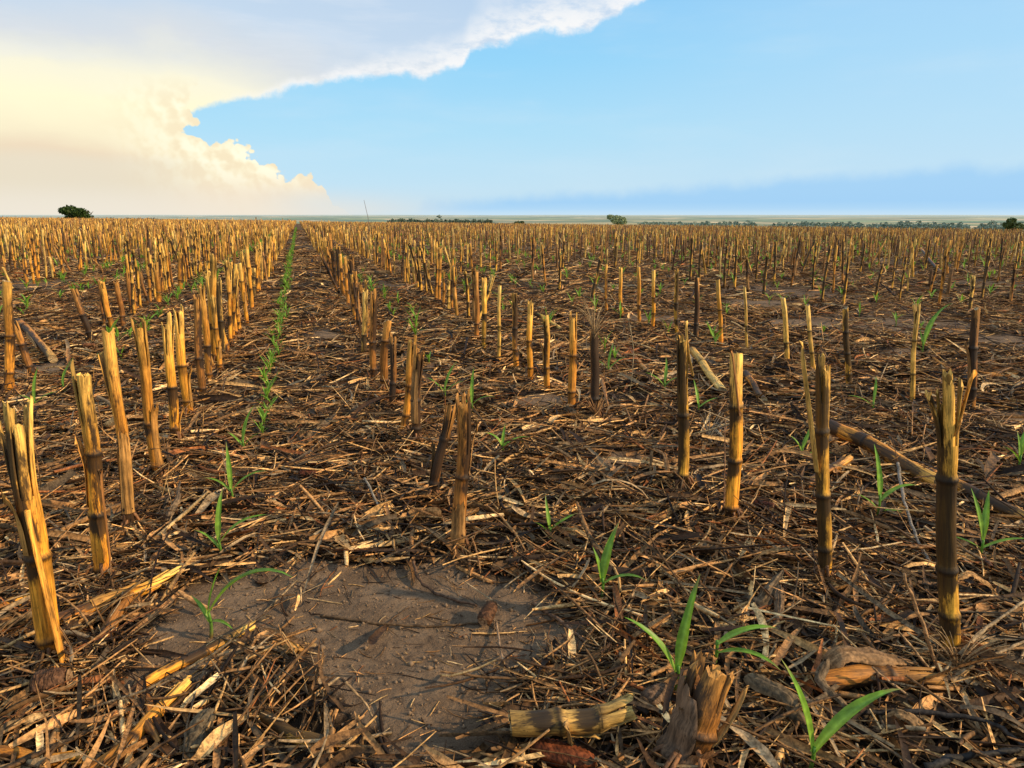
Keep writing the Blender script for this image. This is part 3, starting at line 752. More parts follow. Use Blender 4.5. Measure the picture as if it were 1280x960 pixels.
def scr(a):        # azimuth of a screen direction: 0 = to the right of the photo, 90 = away from the viewer
    return math.radians(a) - YAW
SEEDS = [  # pixel, stem height, leaves, label
 ((264, 797), .05, [(scr(12), .19, .027, .045, 1.0, -.40), (scr(150), .06, .010, .03, 1.0, .2), (scr(40), .09, .010, .05, 1.35, 1.0), (scr(-25), .06, .009, .03, .4, -.5)], 'seedling on bare soil with one long arched leaf pointing right, nearest of green line'),
 ((276, 702), .05, [(scr(5), .12, .014, .04, .95, -.2), (scr(100), .11, .013, .05, 1.35, .9), (scr(165), .07, .010, .03, .9, .2)], 'seedling with three leaves at the litter edge, second nearest of the green line'),
 ((291, 634), .05, [(scr(20), .11, .013, .04, .9, -.1), (scr(110), .12, .013, .05, 1.4, 1.0), (scr(175), .08, .010, .04, .9, 0)], 'seedling third nearest of the green line'),
 ((305, 570), .05, [(scr(70), .12, .013, .04, 1.35, .8), (scr(170), .07, .010, .03, .9, .2), (scr(15), .08, .010, .03, .9, .1)], 'seedling fourth nearest of the green line'),
 ((752, 752), .05, [(scr(60), .12, .018, .04, 1.3, .7), (scr(-10), .10, .014, .035, .7, -.3), (scr(130), .07, .012, .04, 1.3, 1.0)], 'seedling with a broad upright leaf standing at the right rim of the bare soil'),
 ((687, 678), .035, [(scr(10), .08, .010, .03, .6, -.1), (scr(120), .08, .009, .03, 1.3, .8), (scr(170), .05, .008, .02, .9, .4)], 'small seedling with thin leaves between the bare soil and the foremost brown stalk'),
 ((628, 572), .04, [(scr(160), .08, .012, .03, 1.2, -.2), (scr(20), .10, .011, .03, .7, -.4), (scr(-40), .08, .010, .03, 1.0, -.6), (scr(80), .08, .01, .03, 1.2, .5)], 'bushy seedling right of the dark leaning stalk'),
 ((845, 868), .05, [(scr(160), .125, .016, .03, 1.15, .30), (scr(55), .15, .017, .04, 1.3, 1.0), (scr(-5), .05, .012, .02, .6, -.2)], 'two leaved seedling spread in a wide V in front of the dark broken stump'),
 ((893, 838), .055, [(scr(-2), .105, .016, .045, .7, -.35), (scr(-35), .11, .012, .03, .6, -.7)], 'seedling half hidden behind the broken stump, its leaf pointing right'),
 ((1012, 975), .05, [(scr(10), .16, .019, .04, .95, -.35), (scr(130), .13, .015, .04, 1.35, .9)], 'seedling at the bottom edge with one upright and one long arched leaf'),
 ((1096, 652), .07, [(scr(20), .12, .014, .05, .7, -.4), (scr(100), .13, .015, .06, 1.4, 1.1), (scr(160), .06, .011, .03, .8, .2), (scr(-60), .06, .011, .02, .8, -.4)], 'tall seedling in front of the thick fallen stalk at the right'),
 ((1224, 702), .05, [(scr(60), .11, .014, .05, 1.2, .7), (scr(115), .11, .013, .05, 1.3, 1.0), (scr(0), .12, .012, .03, .5, -.2), (scr(170), .09, .010, .03, .5, -.2)], 'leafy seedling right of the thick stalk with fanned out splinters'),
 ((1001, 578), .045, [(scr(150), .07, .013, .03, 1.2, .4), (scr(30), .09, .013, .04, 1.1, .4), (scr(-5), .09, .01, .02, .4, -.2)], 'broad leaved seedling left of the black speckled yellow stalk'),
 ((1272, 590), .05, [(scr(60), .10, .013, .04, 1.2, .4), (scr(170), .08, .012, .03, 1.0, .1), (scr(100), .08, .01, .04, 1.4, 1.0)], 'seedling cut by the right edge of the picture'),
 ((1090, 518), .045, [(scr(55), .12, .011, .04, 1.2, .3), (scr(170), .10, .010, .03, .7, -.1)], 'thin seedling behind the thick fallen stalk at the right'),
 ((1152, 446), .08, [(scr(40), .30, .028, .06, 1.2, .15), (scr(110), .10, .014, .05, 1.3, .8), (scr(160), .07, .012, .03, .9, .2)], 'large seedling with one long broad leaf, beside the thin bent pale stalk'),
 ((590, 520), .05, [(scr(0), .10, .012, .04, .8, -.3), (scr(95), .13, .014, .05, 1.4, 1.0), (scr(165), .07, .010, .03, .9, .1)], 'seedling behind the top of the foremost brown stalk'),
 ((556, 500), .05, [(scr(60), .13, .014, .04, 1.2, .6), (scr(170), .10, .012, .03, .9, .1), (scr(10), .09, .011, .03, .8, 0)], 'seedling right of the frayed pair of brown stalks'),
 ((760, 470), .05, [(scr(70), .13, .013, .04, 1.25, .7), (scr(10), .11, .012, .03, .8, 0), (scr(165), .08, .010, .03, .9, .2)], 'seedling just right of the grass tufted dark stalk'),
 ((830, 492), .05, [(scr(60), .13, .013, .04, 1.2, .5), (scr(160), .10, .012, .03, .9, .0), (scr(20), .08, .011, .03, .8, 0)], 'seedling left of the black footed split stalk'),
 ((872, 520), .05, [(scr(110), .10, .013, .04, 1.3, .8), (scr(10), .10, .012, .03, .6, -.2)], 'seedling right of the black footed split stalk'),
 ((45, 515), .05, [(scr(100), .13, .014, .04, 1.35, .9), (scr(15), .09, .012, .03, .8, -.1), (scr(170), .07, .011, .03, .9, 0)], 'seedling left of the cream topped golden stalk, near the left edge'),
 ((80, 492), .05, [(scr(60), .13, .013, .04, 1.25, .7), (scr(110), .09, .012, .03, 1.2, .7)], 'upright seedling behind the cream topped golden stalk'),
]
for i, (p, h, lv, lab) in enumerate(SEEDS):
    rng = np.random.default_rng(900 + i)
    seedling(at(*p), seedling_meshes(h, lv, rng), lab)

SP = []
for i in range(9):
    rng = np.random.default_rng(950 + i); lv = []
    a = rng.uniform(0, 6.28)
    for j in range(rng.integers(3, 6)):
        lv.append((a, rng.uniform(.07, .14), rng.uniform(.010, .015), rng.uniform(.02, .05), rng.uniform(.8, 1.4), rng.uniform(-.4, .9)))
        a += rng.uniform(1.6, 3.2)
    ms = seedling_meshes(.05, lv, rng)
    mb = MB()
    for m_ in ms:
        n = len(m_.vertices); co = np.zeros(n * 3, np.float32); m_.vertices.foreach_get('co', co)
        ca = np.zeros(n * 4, np.float32); m_.attributes['tint'].data.foreach_get('color', ca)
        q = [tuple(p.vertices) for p in m_.polygons if len(p.vertices) == 4]; t = [tuple(p.vertices) for p in m_.polygons if len(p.vertices) == 3]
        mb.add(co.reshape(-1, 3), q, ca.reshape(-1, 4), t)
    SP.append((ms, mb.mesh('corn_seedling', M_GREEN), mb))

LANES = [(-.155, 'green seedling line', 2.3, .085), (.62, 'first lane right of the green line', 3.2, .2), (1.51, 'second lane right of the green line', 2.9, .2),
         (2.15, 'third lane right of the green line', 3.4, .2), (2.95, 'fourth lane right of the green line', 3.4, .28), (3.75, 'fifth lane right of the green line', 3.4, .28),
         (-.97, 'first lane left of the green line', 3.6, .15), (-1.95, 'second lane left of the green line', 4.2, .15), (-2.5, 'third lane left of the green line', 5.0, .13)]
for k in range(6, 40): LANES.append((3.75 + .76 * (k - 5), 'far seedling lines at the right', 4, .34))
for k in range(4, 14): LANES.append((-2.5 - .76 * (k - 3), 'far seedling lines at the left', 7, .3))
SC = []
for li, (X, nm, y0, step) in enumerate(LANES):
    rg = random.Random(300 + li); y = y0
    while y < 60:
        y += step * rg.uniform(.5, 1.5) * (1 + .012 * y)
        if li and rg.random() < .25: continue
        SC.append((X + rg.gauss(0, .018 if li == 0 else .05) , y, rg.uniform(.75, 1.35) * (.60 if li == 0 else .85), li, rg.random(), rg.random()))
SC = np.array(SC)
sz_ = ground(SC[:, 0], SC[:, 1]); sx, sy, sd = project(np.stack([SC[:, 0], SC[:, 1], sz_], -1))
ssize = np.where((sd > .3) & (sx > 0) & (sx < 1280) & (sy < 960), SC[:, 2] / sd, 0)
so = np.argsort(-ssize); schosen = [int(k) for k in so[:300 - len(SEEDS)] if ssize[k] > 0]
ssel = set(schosen)
srank = {}
for li in range(len(LANES)):
    for j, k in enumerate(sorted((k for k in ssel if int(SC[k, 3]) == li), key=lambda k: SC[k, 1])): srank[k] = j
for k in sorted(ssel):
    X, Y, s, li, u, v = SC[k]; li = int(li); j = srank[k]; pr = SP[int(u * 9) % 9]
    off = 4 if li == 0 else 0
    if li < 9 and j + off < 20: lab = 'seedling tuft, %s from the front in the %s' % (WORDS[j + off], LANES[li][1]) if li == 0 else 'small seedling, %s from the front, %s' % (WORDS[j], LANES[li][1])
    else: lab = 'small seedling far along the %s' % LANES[li][1]
    loc = (X, Y, float(ground(X, Y)))
    if sd[k] < 5.0: seedling(loc, pr[0], lab, v * 6.28, s)
    else:
        o = link('corn_seedling', pr[1]); o.location = loc; o.rotation_euler = (0, 0, v * 6.28); o.scale = (s, s, s); tag(o, lab, 'seedling', G_SEED)
# farther seedlings and low weeds: one mass
mb = MB()
for k in range(len(SC)):
    if k in ssel: continue
    X, Y, s, li, u, v = SC[k]
    if abs(sx[k] - 640) > 800: continue
    src = SP[int(u * 9) % 9][2]; V = np.vstack(src.V); ca, sa = math.cos(v * 6.28), math.sin(v * 6.28)
    s *= 1.15
    V = np.stack([(V[:, 0] * ca - V[:, 1] * sa) * s + X, (V[:, 0] * sa + V[:, 1] * ca) * s + Y, V[:, 2] * s + float(ground(X, Y))], -1)
    mb.add(V, np.vstack(src.Q), np.vstack(src.C), np.vstack(src.T))
o = mb.build('distant_seedlings', M_GREEN); tag(o, 'thin green lines of tiny seedlings far out between the stubble rows', 'seedlings'); o['kind'] = 'stuff'

# ------------------------------------------------------------------ litter
PAL = np.array([[.026, .015, .009], [.060, .034, .018], [.12, .072, .036], [.25, .145, .068], [.42, .25, .115], [.60, .40, .19], [.30, .235, .16], [.11, .085, .06], [.74, .56, .32], [.28, .115, .045]])
PAL = PAL * np.array([1.25, 1.05, .79])
def pal_pick(n, p):
    c = PAL[RNG.choice(len(PAL), n, p=np.array(p) / np.sum(p))]
    return c * RNG.uniform(.75, 1.25, (n, 1))

def scatter(n, ymin, ymax, extra=.0):
    """points in the wedge the camera looks over, plus a margin to both sides"""
    out = np.zeros((0, 2))
    while len(out) < n:
        m = n * 2
        d = np.sqrt(RNG.uniform(ymin ** 2, ymax ** 2, m)); l = RNG.uniform(-1, 1, m) * (d * .78 + 1.05)
        keep = RNG.random(m) < (d * .78 + 1.05) / (ymax * .78 + 1.05) * ymax / np.maximum(d, .3) * .5 + .2
        P = FH[None, :2] * d[:, None] + RH[None, :2] * l[:, None]
        b = bare(P[:, 0], P[:, 1])
        dn = .55 + .9 * vnoise(P[:, 0] * 3.5, P[:, 1] * 3.5, 31)
        keep &= RNG.random(m) < np.clip(dn, 0, 1) * (1 - .988 * b)
        out = np.vstack([out, P[keep]])
    return out[:n]

NEAR_FEET = np.array([at(*s['b'])[:2] for s in HAND if s['w'] > 10])
FEET.extend((f[0], f[1], .032, .016) for f in NEAR_FEET)
def pieces(mb, P, L, W, closed, col, curv, pitch, K=5, zmax=.03, lift=None, flat=1.0):
    n = len(P); t = np.linspace(-.5, .5, K)
    yaw = RNG.uniform(0, 2 * PI, n)
    k1 = RNG.normal(0, curv, n); k2 = RNG.normal(0, curv * .6, n)
    ya = yaw[:, None] + k1[:, None] * t
    pit = RNG.normal(0, pitch, n)[:, None] + k2[:, None] * t
    ds = L[:, None] / (K - 1)
    st = np.stack([np.cos(ya) * np.cos(pit) * ds, np.sin(ya) * np.cos(pit) * ds, np.sin(pit) * ds], -1)
    C = np.cumsum(st, 1); C -= C.mean(1, keepdims=True)
    C[..., :2] += P[:, None, :]
    g = ground(C[..., 0], C[..., 1])
    base = RNG.random(n) ** 1.6 * zmax if lift is None else lift
    if len(NEAR_FEET): base = base * (.35 + .65 * sstep(.02, .09, np.min(np.hypot(P[:, 0, None] - NEAR_FEET[None, :, 0], P[:, 1, None] - NEAR_FEET[None, :, 1]), 1)))
    zz = C[..., 2] + base[:, None]
    low = np.minimum(0, (zz).min(1) - .001)[:, None]
    zz = zz - low * .8
    C[..., 2] = g.mean(1, keepdims=True) * .6 + g * .4 + np.maximum(zz, .0005)
    T = np.gradient(C, axis=1); T /= np.linalg.norm(T, axis=2, keepdims=True) + 1e-9
    roll = RNG.normal(0, .6, n)[:, None] + RNG.normal(0, .8, n)[:, None] * t
    S0 = np.cross(T, np.array([0, 0, 1.0])); S0 /= np.linalg.norm(S0, axis=2, keepdims=True) + 1e-9
    U0 = np.cross(S0, T)
    S1 = S0 * np.cos(roll)[..., None] + U0 * np.sin(roll)[..., None]; U1 = np.cross(S1, T)
    if closed:
        prof = np.array([(-.5, 0), (0, .45 * flat), (.5, 0), (0, -.45 * flat)]); wk = np.interp(t, [-.5, -.35, .35, .5], [.75, 1, 1, .6])
    else:
        prof = np.array([(-.5, .16), (-.2, -.03), (.2, -.03), (.5, .16)]); wk = np.interp(t, [-.5, -.3, .1, .5], [.65, 1, .95, .25])
    w = W[:, None] * wk[None]
    if not closed: w = w * RNG.uniform(.7, 1.15, (n, K))
    M = 4
    V = C[:, :, None, :] + (w[..., None] * prof[:, 0])[..., None] * S1[:, :, None, :] + (w[..., None] * prof[:, 1])[..., None] * U1[:, :, None, :]
    cc = np.zeros((n, K, M, 4)); cc[..., :3] = col[:, None, None, :] * RNG.uniform(.6, 1.3, (n, K, 1, 1)) * RNG.uniform(.8, 1.2, (n, 1, M, 1)); cc[..., 3] = RNG.uniform(.1, .65, n)[:, None, None]
    q = grid_quads(K, M, closed)
    Q = (q[None] + (np.arange(n) * K * M)[:, None, None]).reshape(-1, 4)
    mb.add(V.reshape(-1, 3), Q, cc.reshape(-1, 4))

#            dk1 dk2 dk3 br  or  tan gry dgr cream red
P_STRAW = [ .13, .13, .14, .15, .14, .11, .08, .05, .05, .03]
P_LEAF  = [ .17, .16, .15, .13, .09, .06, .11, .10, .03, .02]
straw, leafl, chips = MB(), MB(), MB()
for (y0, y1, ns, nl, nc, nb, k) in [(.62, 2.6, 13500, 7000, 1500, 11500, .96), (2.6, 6.5, 15500, 8300, 1850, 7000, 1.16), (6.5, 16, 14500, 8300, 1450, 0, 1.6), (16, 42, 8000, 6000, 900, 0, 2.6)]:
    q = scatter(ns, y0, y1); pieces(straw, q, RNG.gamma(3.0, .036, ns) * k + .02, (.0014 + RNG.gamma(1.5, .0015, ns)) * k, True, pal_pick(ns, P_STRAW), .35, .16, zmax=.034)
    if nb:
        q = scatter(nb, y0, y1); pieces(straw, q, RNG.uniform(.008, .045, nb), RNG.uniform(.0015, .006, nb), True, pal_pick(nb, P_STRAW), .3, .3, K=3, zmax=.03, flat=.5)
    q = scatter(nl, y0, y1); pieces(leafl, q, RNG.gamma(3.0, .026, nl) * k + .025, (.004 + RNG.gamma(2.0, .0032, nl)) * k, False, pal_pick(nl, P_LEAF), 1.0, .17, K=7, zmax=.026)
    nf_ = int(nl * 1.5); q = scatter(nf_, y0, y1); pieces(leafl, q, RNG.gamma(3.2, .036, nf_) * k + .03, (.0035 + RNG.gamma(2.0, .0031, nf_)) * k, False, pal_pick(nf_, P_STRAW), .28, .10, K=5, zmax=.032)
    q = scatter(nc, y0, y1); pieces(chips, q, RNG.uniform(.04, .16, nc) * k, RNG.uniform(.005, .013, nc) * k, True, pal_pick(nc, [.05, .08, .12, .2, .2, .14, .06, .05, .06, .04]), .08, .08, K=4, zmax=.022, flat=.75)
n = 230; q = scatter(n, .65, 3.6); pieces(leafl, q, RNG.uniform(.10, .30, n), RNG.uniform(.012, .034, n), False, pal_pick(n, [.12, .15, .16, .12, .08, .06, .14, .14, .03, .0]), 1.1, .16, K=14, zmax=.03)
# heaps of straw at the feet of the near stalks, and some stems sticking up
feet = np.array([at(*s['b'])[:2] for s in HAND if s['w'] > 8] + [at(*p)[:2] for p in [(685, 840), (665, 862), (720, 850), (640, 722), (385, 742), (325, 872), (770, 800)]])
for f in feet:
    n = 110; q = f + RNG.normal(0, .042, (n, 2)); q = q[RNG.random(n) > .9 * bare(q[:, 0], q[:, 1])]; n = len(q)
    pieces(straw, q, RNG.uniform(.03, .14, n), RNG.uniform(.0016, .0048, n), True, pal_pick(n, P_STRAW), .5, .25, zmax=.024)
n = 420; q = scatter(n, .65, 4.5)
pieces(straw, q, RNG.uniform(.06, .2, n), RNG.uniform(.0018, .004, n), True, pal_pick(n, [.0, .05, .1, .2, .25, .2, .1, .0, .1, .1]), .3, .75, zmax=.02)
# a few crumbs that lie on the bare soil too
n = 520; cx = PATCH[:, 0].min(), PATCH[:, 0].max(); cy = PATCH[:, 1].min(), PATCH[:, 1].max()
q = np.stack([RNG.uniform(*cx, n), RNG.uniform(*cy, n)], -1)
pieces(straw, q, RNG.gamma(2, .012, n) + .004, RNG.uniform(.001, .0026, n), True, pal_pick(n, P_STRAW), .4, .05, K=4, zmax=.002)
for mb, nm, lab, cat in [(straw, 'straw_litter', 'loose tangle of dark and orange lit straw covering the soil', 'straw'), (leafl, 'dead_leaf_litter', 'curled grey and brown dead corn leaves lying among the straw', 'dead leaves'),
                         (chips, 'stalk_chip_litter', 'broken chips of chopped corn stalk scattered through the straw', 'stalk chips')]:
    o = mb.build(nm, M_LITTER, smooth=nm != 'stalk_chip_litter'); tag(o, lab, cat); o['kind'] = 'stuff'

# crumbs of soil
m_soil, nt = new_mat('soil_crumb'); b = NB(nt)
b.out(b.principled(b.mix(b.noise(b.n('ShaderNodeTexCoord').outputs['Object'], 40), (.15, .096, .058), (.28, .185, .112)), .9, .1))
mb = MB(); n = 9000
q = np.stack([RNG.uniform(cx[0] - .3, cx[1] + .3, n), RNG.uniform(cy[0] - .1, cy[1] + .2, n)], -1)
dirs = np.array([(1, 0, 0), (0, 1, 0), (-1, 0, 0), (0, -1, 0), (0, 0, 1), (0, 0, -1)], float)
rs = RNG.gamma(1.3, .0008, n) + .0005
V = np.concatenate([q, ground(q[:, 0], q[:, 1])[:, None] + rs[:, None] * .3], 1)[:, None, :] + dirs[None] * rs[:, None, None] * RNG.uniform(.5, 1.4, (n, 6, 1))
tr = np.array([(0, 1, 4), (1, 2, 4), (2, 3, 4), (3, 0, 4), (1, 0, 5), (2, 1, 5), (3, 2, 5), (0, 3, 5)])
mb.add(V.reshape(-1, 3), None, (1, 1, 1, 1), (tr[None] + (np.arange(n) * 6)[:, None, None]).reshape(-1, 3))
o = mb.build('soil_crumbs', m_soil); tag(o, 'fine crumbs of grey brown soil on the bare patch', 'soil crumbs'); o['kind'] = 'stuff'

# ------------------------------------------------------------------ fallen stalks
G_FALL = 'broken corn stalks lying on the ground'
def fallen(a, b_, w, style, label, za=.0, zb=.0, strips=(0, 0), nodes=None, seed=0, splay=.03, sl=.05):
    rng = np.random.default_rng(2000 + seed)
    A = at(*a); Bp = at(*b_)
    dep = .5 * float((A - EYE) @ FWD + (Bp - EYE) @ FWD); r = .5 * w * dep / FPX
    A = at(*a, lift=za + r); Bp = at(*b_, lift=zb + r)
    d = Bp - A; L = float(np.linalg.norm(d))
    root = tag(empty('fallen_stalk', A), label, 'fallen stalk', G_FALL)
    root.rotation_euler = lean_matrix(d / L).to_euler()
    if nodes is None: nodes = [x for x in np.arange(rng.uniform(.04, .1), L - .03, rng.uniform(.10, .15))]
    me, axis, rad, nd = stem_mesh(L, r, style, rng, strips[1], min(sl, .4 * L), splay, nodes, None, M=14, K=26, taper=.06, cut=.006)
    # trim the buried foot: close the lower end with a pith disc
    link('stem', me, root)
    mb = MB(); a_ = np.arange(14) * 2 * PI / 14; P0 = axis(np.array([-.034]))[0]
    V = P0 + r * 1.0 * np.stack([np.cos(a_), np.sin(a_), RNG.uniform(-.3, .1, 14)], -1)
    mb.add(np.vstack([V, P0 + [0, 0, .004]]), None, (.40, .27, .12, .3), [(j, 14, (j + 1) % 14) for j in range(14)])
    mb.build('broken_end', M_STALK, root)
    if rng.random() < .6 and L > .12:
        z0 = rng.uniform(0, L * .4); link('leaf_sheath', sheath_mesh(axis, rad, z0, z0 + L * .4, rng.uniform(0, 6.28), rng.uniform(1, 2.2), style, rng, flare=.006), root)
    return root
FALL = [
 ((672, 903), (796, 887), 28, 'clean', 'short thick pale broken stalk with two dark rings, propped level at the bottom', .035, .045, (0, 5), (.028, .082)),
 ((163, 866), (318, 783), 11, 'gold', 'slim yellow broken stalk lying across the bare soil at the lower left', .0, .0, (0, 0), (.12,)),
 ((118, 962), (232, 852), 17, 'amber', 'thick amber broken stalk pointing away at the bottom left', .01, .012, (0, 4), (.06,)),
 ((88, 768), (222, 715), 15, 'gold', 'yellow broken stalk lying behind the loose bark slab at the left', .012, .014, (0, 4), (.05,)),
 ((1046, 536), (1172, 602), 16, 'amber', 'thick dark fallen stalk behind the black speckled yellow one', .05, .01, (0, 0), (.12,)),
 ((1160, 594), (1290, 652), 16, 'amber', 'thick brown fallen stalk running out of the right edge', .012, .01, (0, 0), (.15,)),
 ((868, 440), (903, 490), 9, 'pale', 'pale broken stalk piece leaning behind the black footed split stalk', .05, .0, (0, 0), (.2,)),
 ((935, 470), (955, 502), 8, 'amber', 'short brown stalk piece behind the clean yellow stalk', .03, .0, (0, 0), (.3,)),
 ((26, 405), (66, 448), 9, 'amber', 'reddish fallen stalk slanting down to the right at the left edge', .10, .0, (0, 0), (.1,)),
 ((0, 760), (50, 738), 13, 'gold', 'pale gold stalk end lying at the left edge', .01, .01, (0, 3), (.3,)),
 ((134, 790), (168, 735), 15, 'brown', 'flat grey brown stalk piece beside the bare soil at the left', .004, .006, (0, 3), (.3,)),
 ((1010, 408), (1100, 455), 4, 'brown', 'long thin brown stalk slanting down across the far right stubble', .02, .0, (0, 0), (.3,)),
 ((185, 890), (206, 935), 12, 'brown', 'short split brown chip standing on edge at the lower left', .01, .01, (0, 3), (.4,)),
 ((350, 908), (440, 940), 16, 'mouldy', 'mouldy grey stalk half buried in straw at the bottom', .0, .0, (0, 3), (.1,)),
 ((20, 945), (115, 948), 16, 'amber', 'amber split stalk lying flat in the bottom left corner', .008, .006, (0, 4), (.2,)),
 ((1040, 850), (1170, 848), 26, 'brown', 'broad weathered husk covered stalk lying in front of the thick right stalk', .0, .004, (0, 5), (.09,)),
 ((640, 425), (662, 452), 4, 'pale', 'thin pale stalk piece among the far stubble', .04, .0, (0, 0), (.3,)),
 ((675, 395), (702, 412), 5, 'pale', 'pale splinter lying left of the reddish stalk with pale end', .05, .0, (0, 0), (.3,)),
 ((775, 430), (812, 465), 6, 'brown', 'brown stalk piece fallen right of the grass tufted stalk', .0, .0, (0, 0), (.3,)),
 ((1000, 610), (1062, 572), 11, 'brown', 'brown stalk piece beside the foot of the speckled stalk', .0, .03, (0, 3), (.3,)),
 ((1175, 340), (1152, 312), 3, 'brown', 'thin stalk tipped over in the right background', .0, .15, (0, 0), (.3,)),
 ((290, 905), (330, 868), 9, 'brown', 'brown chip of stalk at the lower edge of the bare soil', .0, .01, (0, 0), (.3,)),
]
for i, f in enumerate(FALL):
    fallen(f[0], f[1], f[2], f[3], f[4], f[5], f[6], f[7], f[8], seed=i)

# the broken stump at the bottom
def stump():
    rng = np.random.default_rng(77)
    P = at(846, 958); T = above(P, 893, 832, back=.02); d = T - P; L = float(np.linalg.norm(d))
    root = tag(empty('broken_stump', P), 'stout dark broken corn stump leaning right at the bottom edge, split open on top', 'corn stump')
    root.rotation_euler = lean_matrix(d / L).to_euler()
    me, axis, rad, nd = stem_mesh(L, .026, 'brown', rng, 5, L * .34, .035, [.02, .06], 2.6, M=20, K=30, taper=.02)
    link('stem', me, root)
    link('leaf_sheath', sheath_mesh(axis, rad, .0, L * .8, scr(200), 2.3, 'brown', rng, flare=.006, tint=(.17, .10, .055)), root)
    link('leaf_sheath', sheath_mesh(axis, rad, -.02, L * .35, scr(-60), 2.0, 'amber', rng, flare=.010, tint=(.32, .15, .06)), root)
    link('splinter', splinter_mesh((.03, -.02, .02), (.14, -.05, -.06), .007, .004, (.55, .31, .07), rng, bow=.004), root)
    link('splinter', splinter_mesh((.02, -.022, .05), (.036, -.026, L * .95), .012, .004, (.50, .27, .08), rng, bow=.004), root)
    link('brace_roots', roots_mesh(.026, rng, 9), root)
stump()

# prop strip under the level broken stalk
pr = at(712, 962); tp = above(pr, 707, 905)
o = link('husk_strip', splinter_mesh(pr - np.array([0, 0, .01]), tp, .015, .003, (.34, .19, .06), np.random.default_rng(5), name='husk_strip'))
tag(o, 'narrow amber husk strip standing under the level broken stalk', 'husk strip')

# ------------------------------------------------------------------ cobs
G_COB = 'old shelled corn cobs on the ground'
def cob(p, L, r, yaw, label, pitch=0.0, seed=0, tint=(.15, .048, .018), lift=.0):
    rng = np.random.default_rng(3000 + seed); K, M = 30, 28
    t = np.linspace(0, 1, K); a = np.arange(M) * 2 * PI / M
    prof = np.clip(np.sqrt(np.clip(1 - np.abs(2 * t - 1) ** 5, 0, 1)), .25, 1) * (1 - .22 * t)
    bump_ = 1 + .10 * np.sign(np.sin(14 * a[None, :] + PI * (np.arange(K)[:, None] % 2))) * (np.arange(K)[:, None] % 2) + rng.uniform(-.05, .05, (K, M))
    R = r * prof[:, None] * bump_
    V = np.stack([(t[:, None] - .5) * L + 0 * R, R * np.cos(a), R * np.sin(a)], -1)
    C = np.ones((K, M, 4)); C[..., :3] = np.array(tint) * rng.uniform(.45, 1.8, (K, M, 1)); C[..., 3] = .15
    mb = MB(); mb.add(V.reshape(-1, 3), grid_quads(K, M, True), C.reshape(-1, 4))
    me = mb.mesh('corn_cob', M_LITTER, smooth=False)
    root = tag(empty('corn_cob', at(*p, lift=r * .6 + lift)), label, 'corn cob', G_COB); root.rotation_euler = (0, -pitch, yaw)
    link('cob_core', me, root)
    for e, s_ in ((-.5, .30), (.5, .26)):      # pale pith at each broken end
        v = np.stack([np.full(M, e * L * 1.004), r * .62 * np.cos(a), r * .62 * np.sin(a)], -1)
        mb = MB(); mb.add(np.vstack([v, [[e * L * .97, 0, 0]]]), None, (.34, .20, .10, .2), [(j, (j + 1) % M, M) for j in range(M)])
        mb.build('pith', M_LITTER, root)
for i, (p, L, r, y, lab, pt, ti) in enumerate([
    ((610, 766), .05, .0145, scr(70), 'round reddish brown cob seen end on, on the bare soil', .15, (.10, .044, .02)),
    ((64, 853), .05, .022, scr(15), 'stubby brown cob below the loose bark slab at the left', .1, (.13, .06, .028)),
    ((386, 592), .055, .013, scr(5), 'dark red cob lying in the straw right of the green line, the nearer of two', .0, (.10, .03, .014)),
    ((397, 579), .055, .012, scr(-8), 'dark red cob lying in the straw right of the green line, the farther of two', .0, (.11, .033, .014)),
    ((704, 944), .09, .016, scr(-20), 'rust red cob under the level broken stalk', .0, (.17, .045, .014)),
    ((1050, 565), .06, .018, scr(30), 'orange brown cob behind the speckled yellow stalk', .2, (.34, .15, .05)),
    ((112, 433), .07, .02, scr(10), 'brown cob beside the dark steeply leaning stalk at the left', .0, (.20, .08, .03)),
    ((955, 632), .06, .012, scr(-25), 'dark red cob right of the clean yellow stalk', .0, (.10, .032, .016)),
    ((820, 870), .05, .016, scr(40), 'small grey brown cob in front of the two leaved seedling', .0, (.12, .07, .04))]):
    cob(p, L, r, y, lab, pt, i, ti, lift=.012)

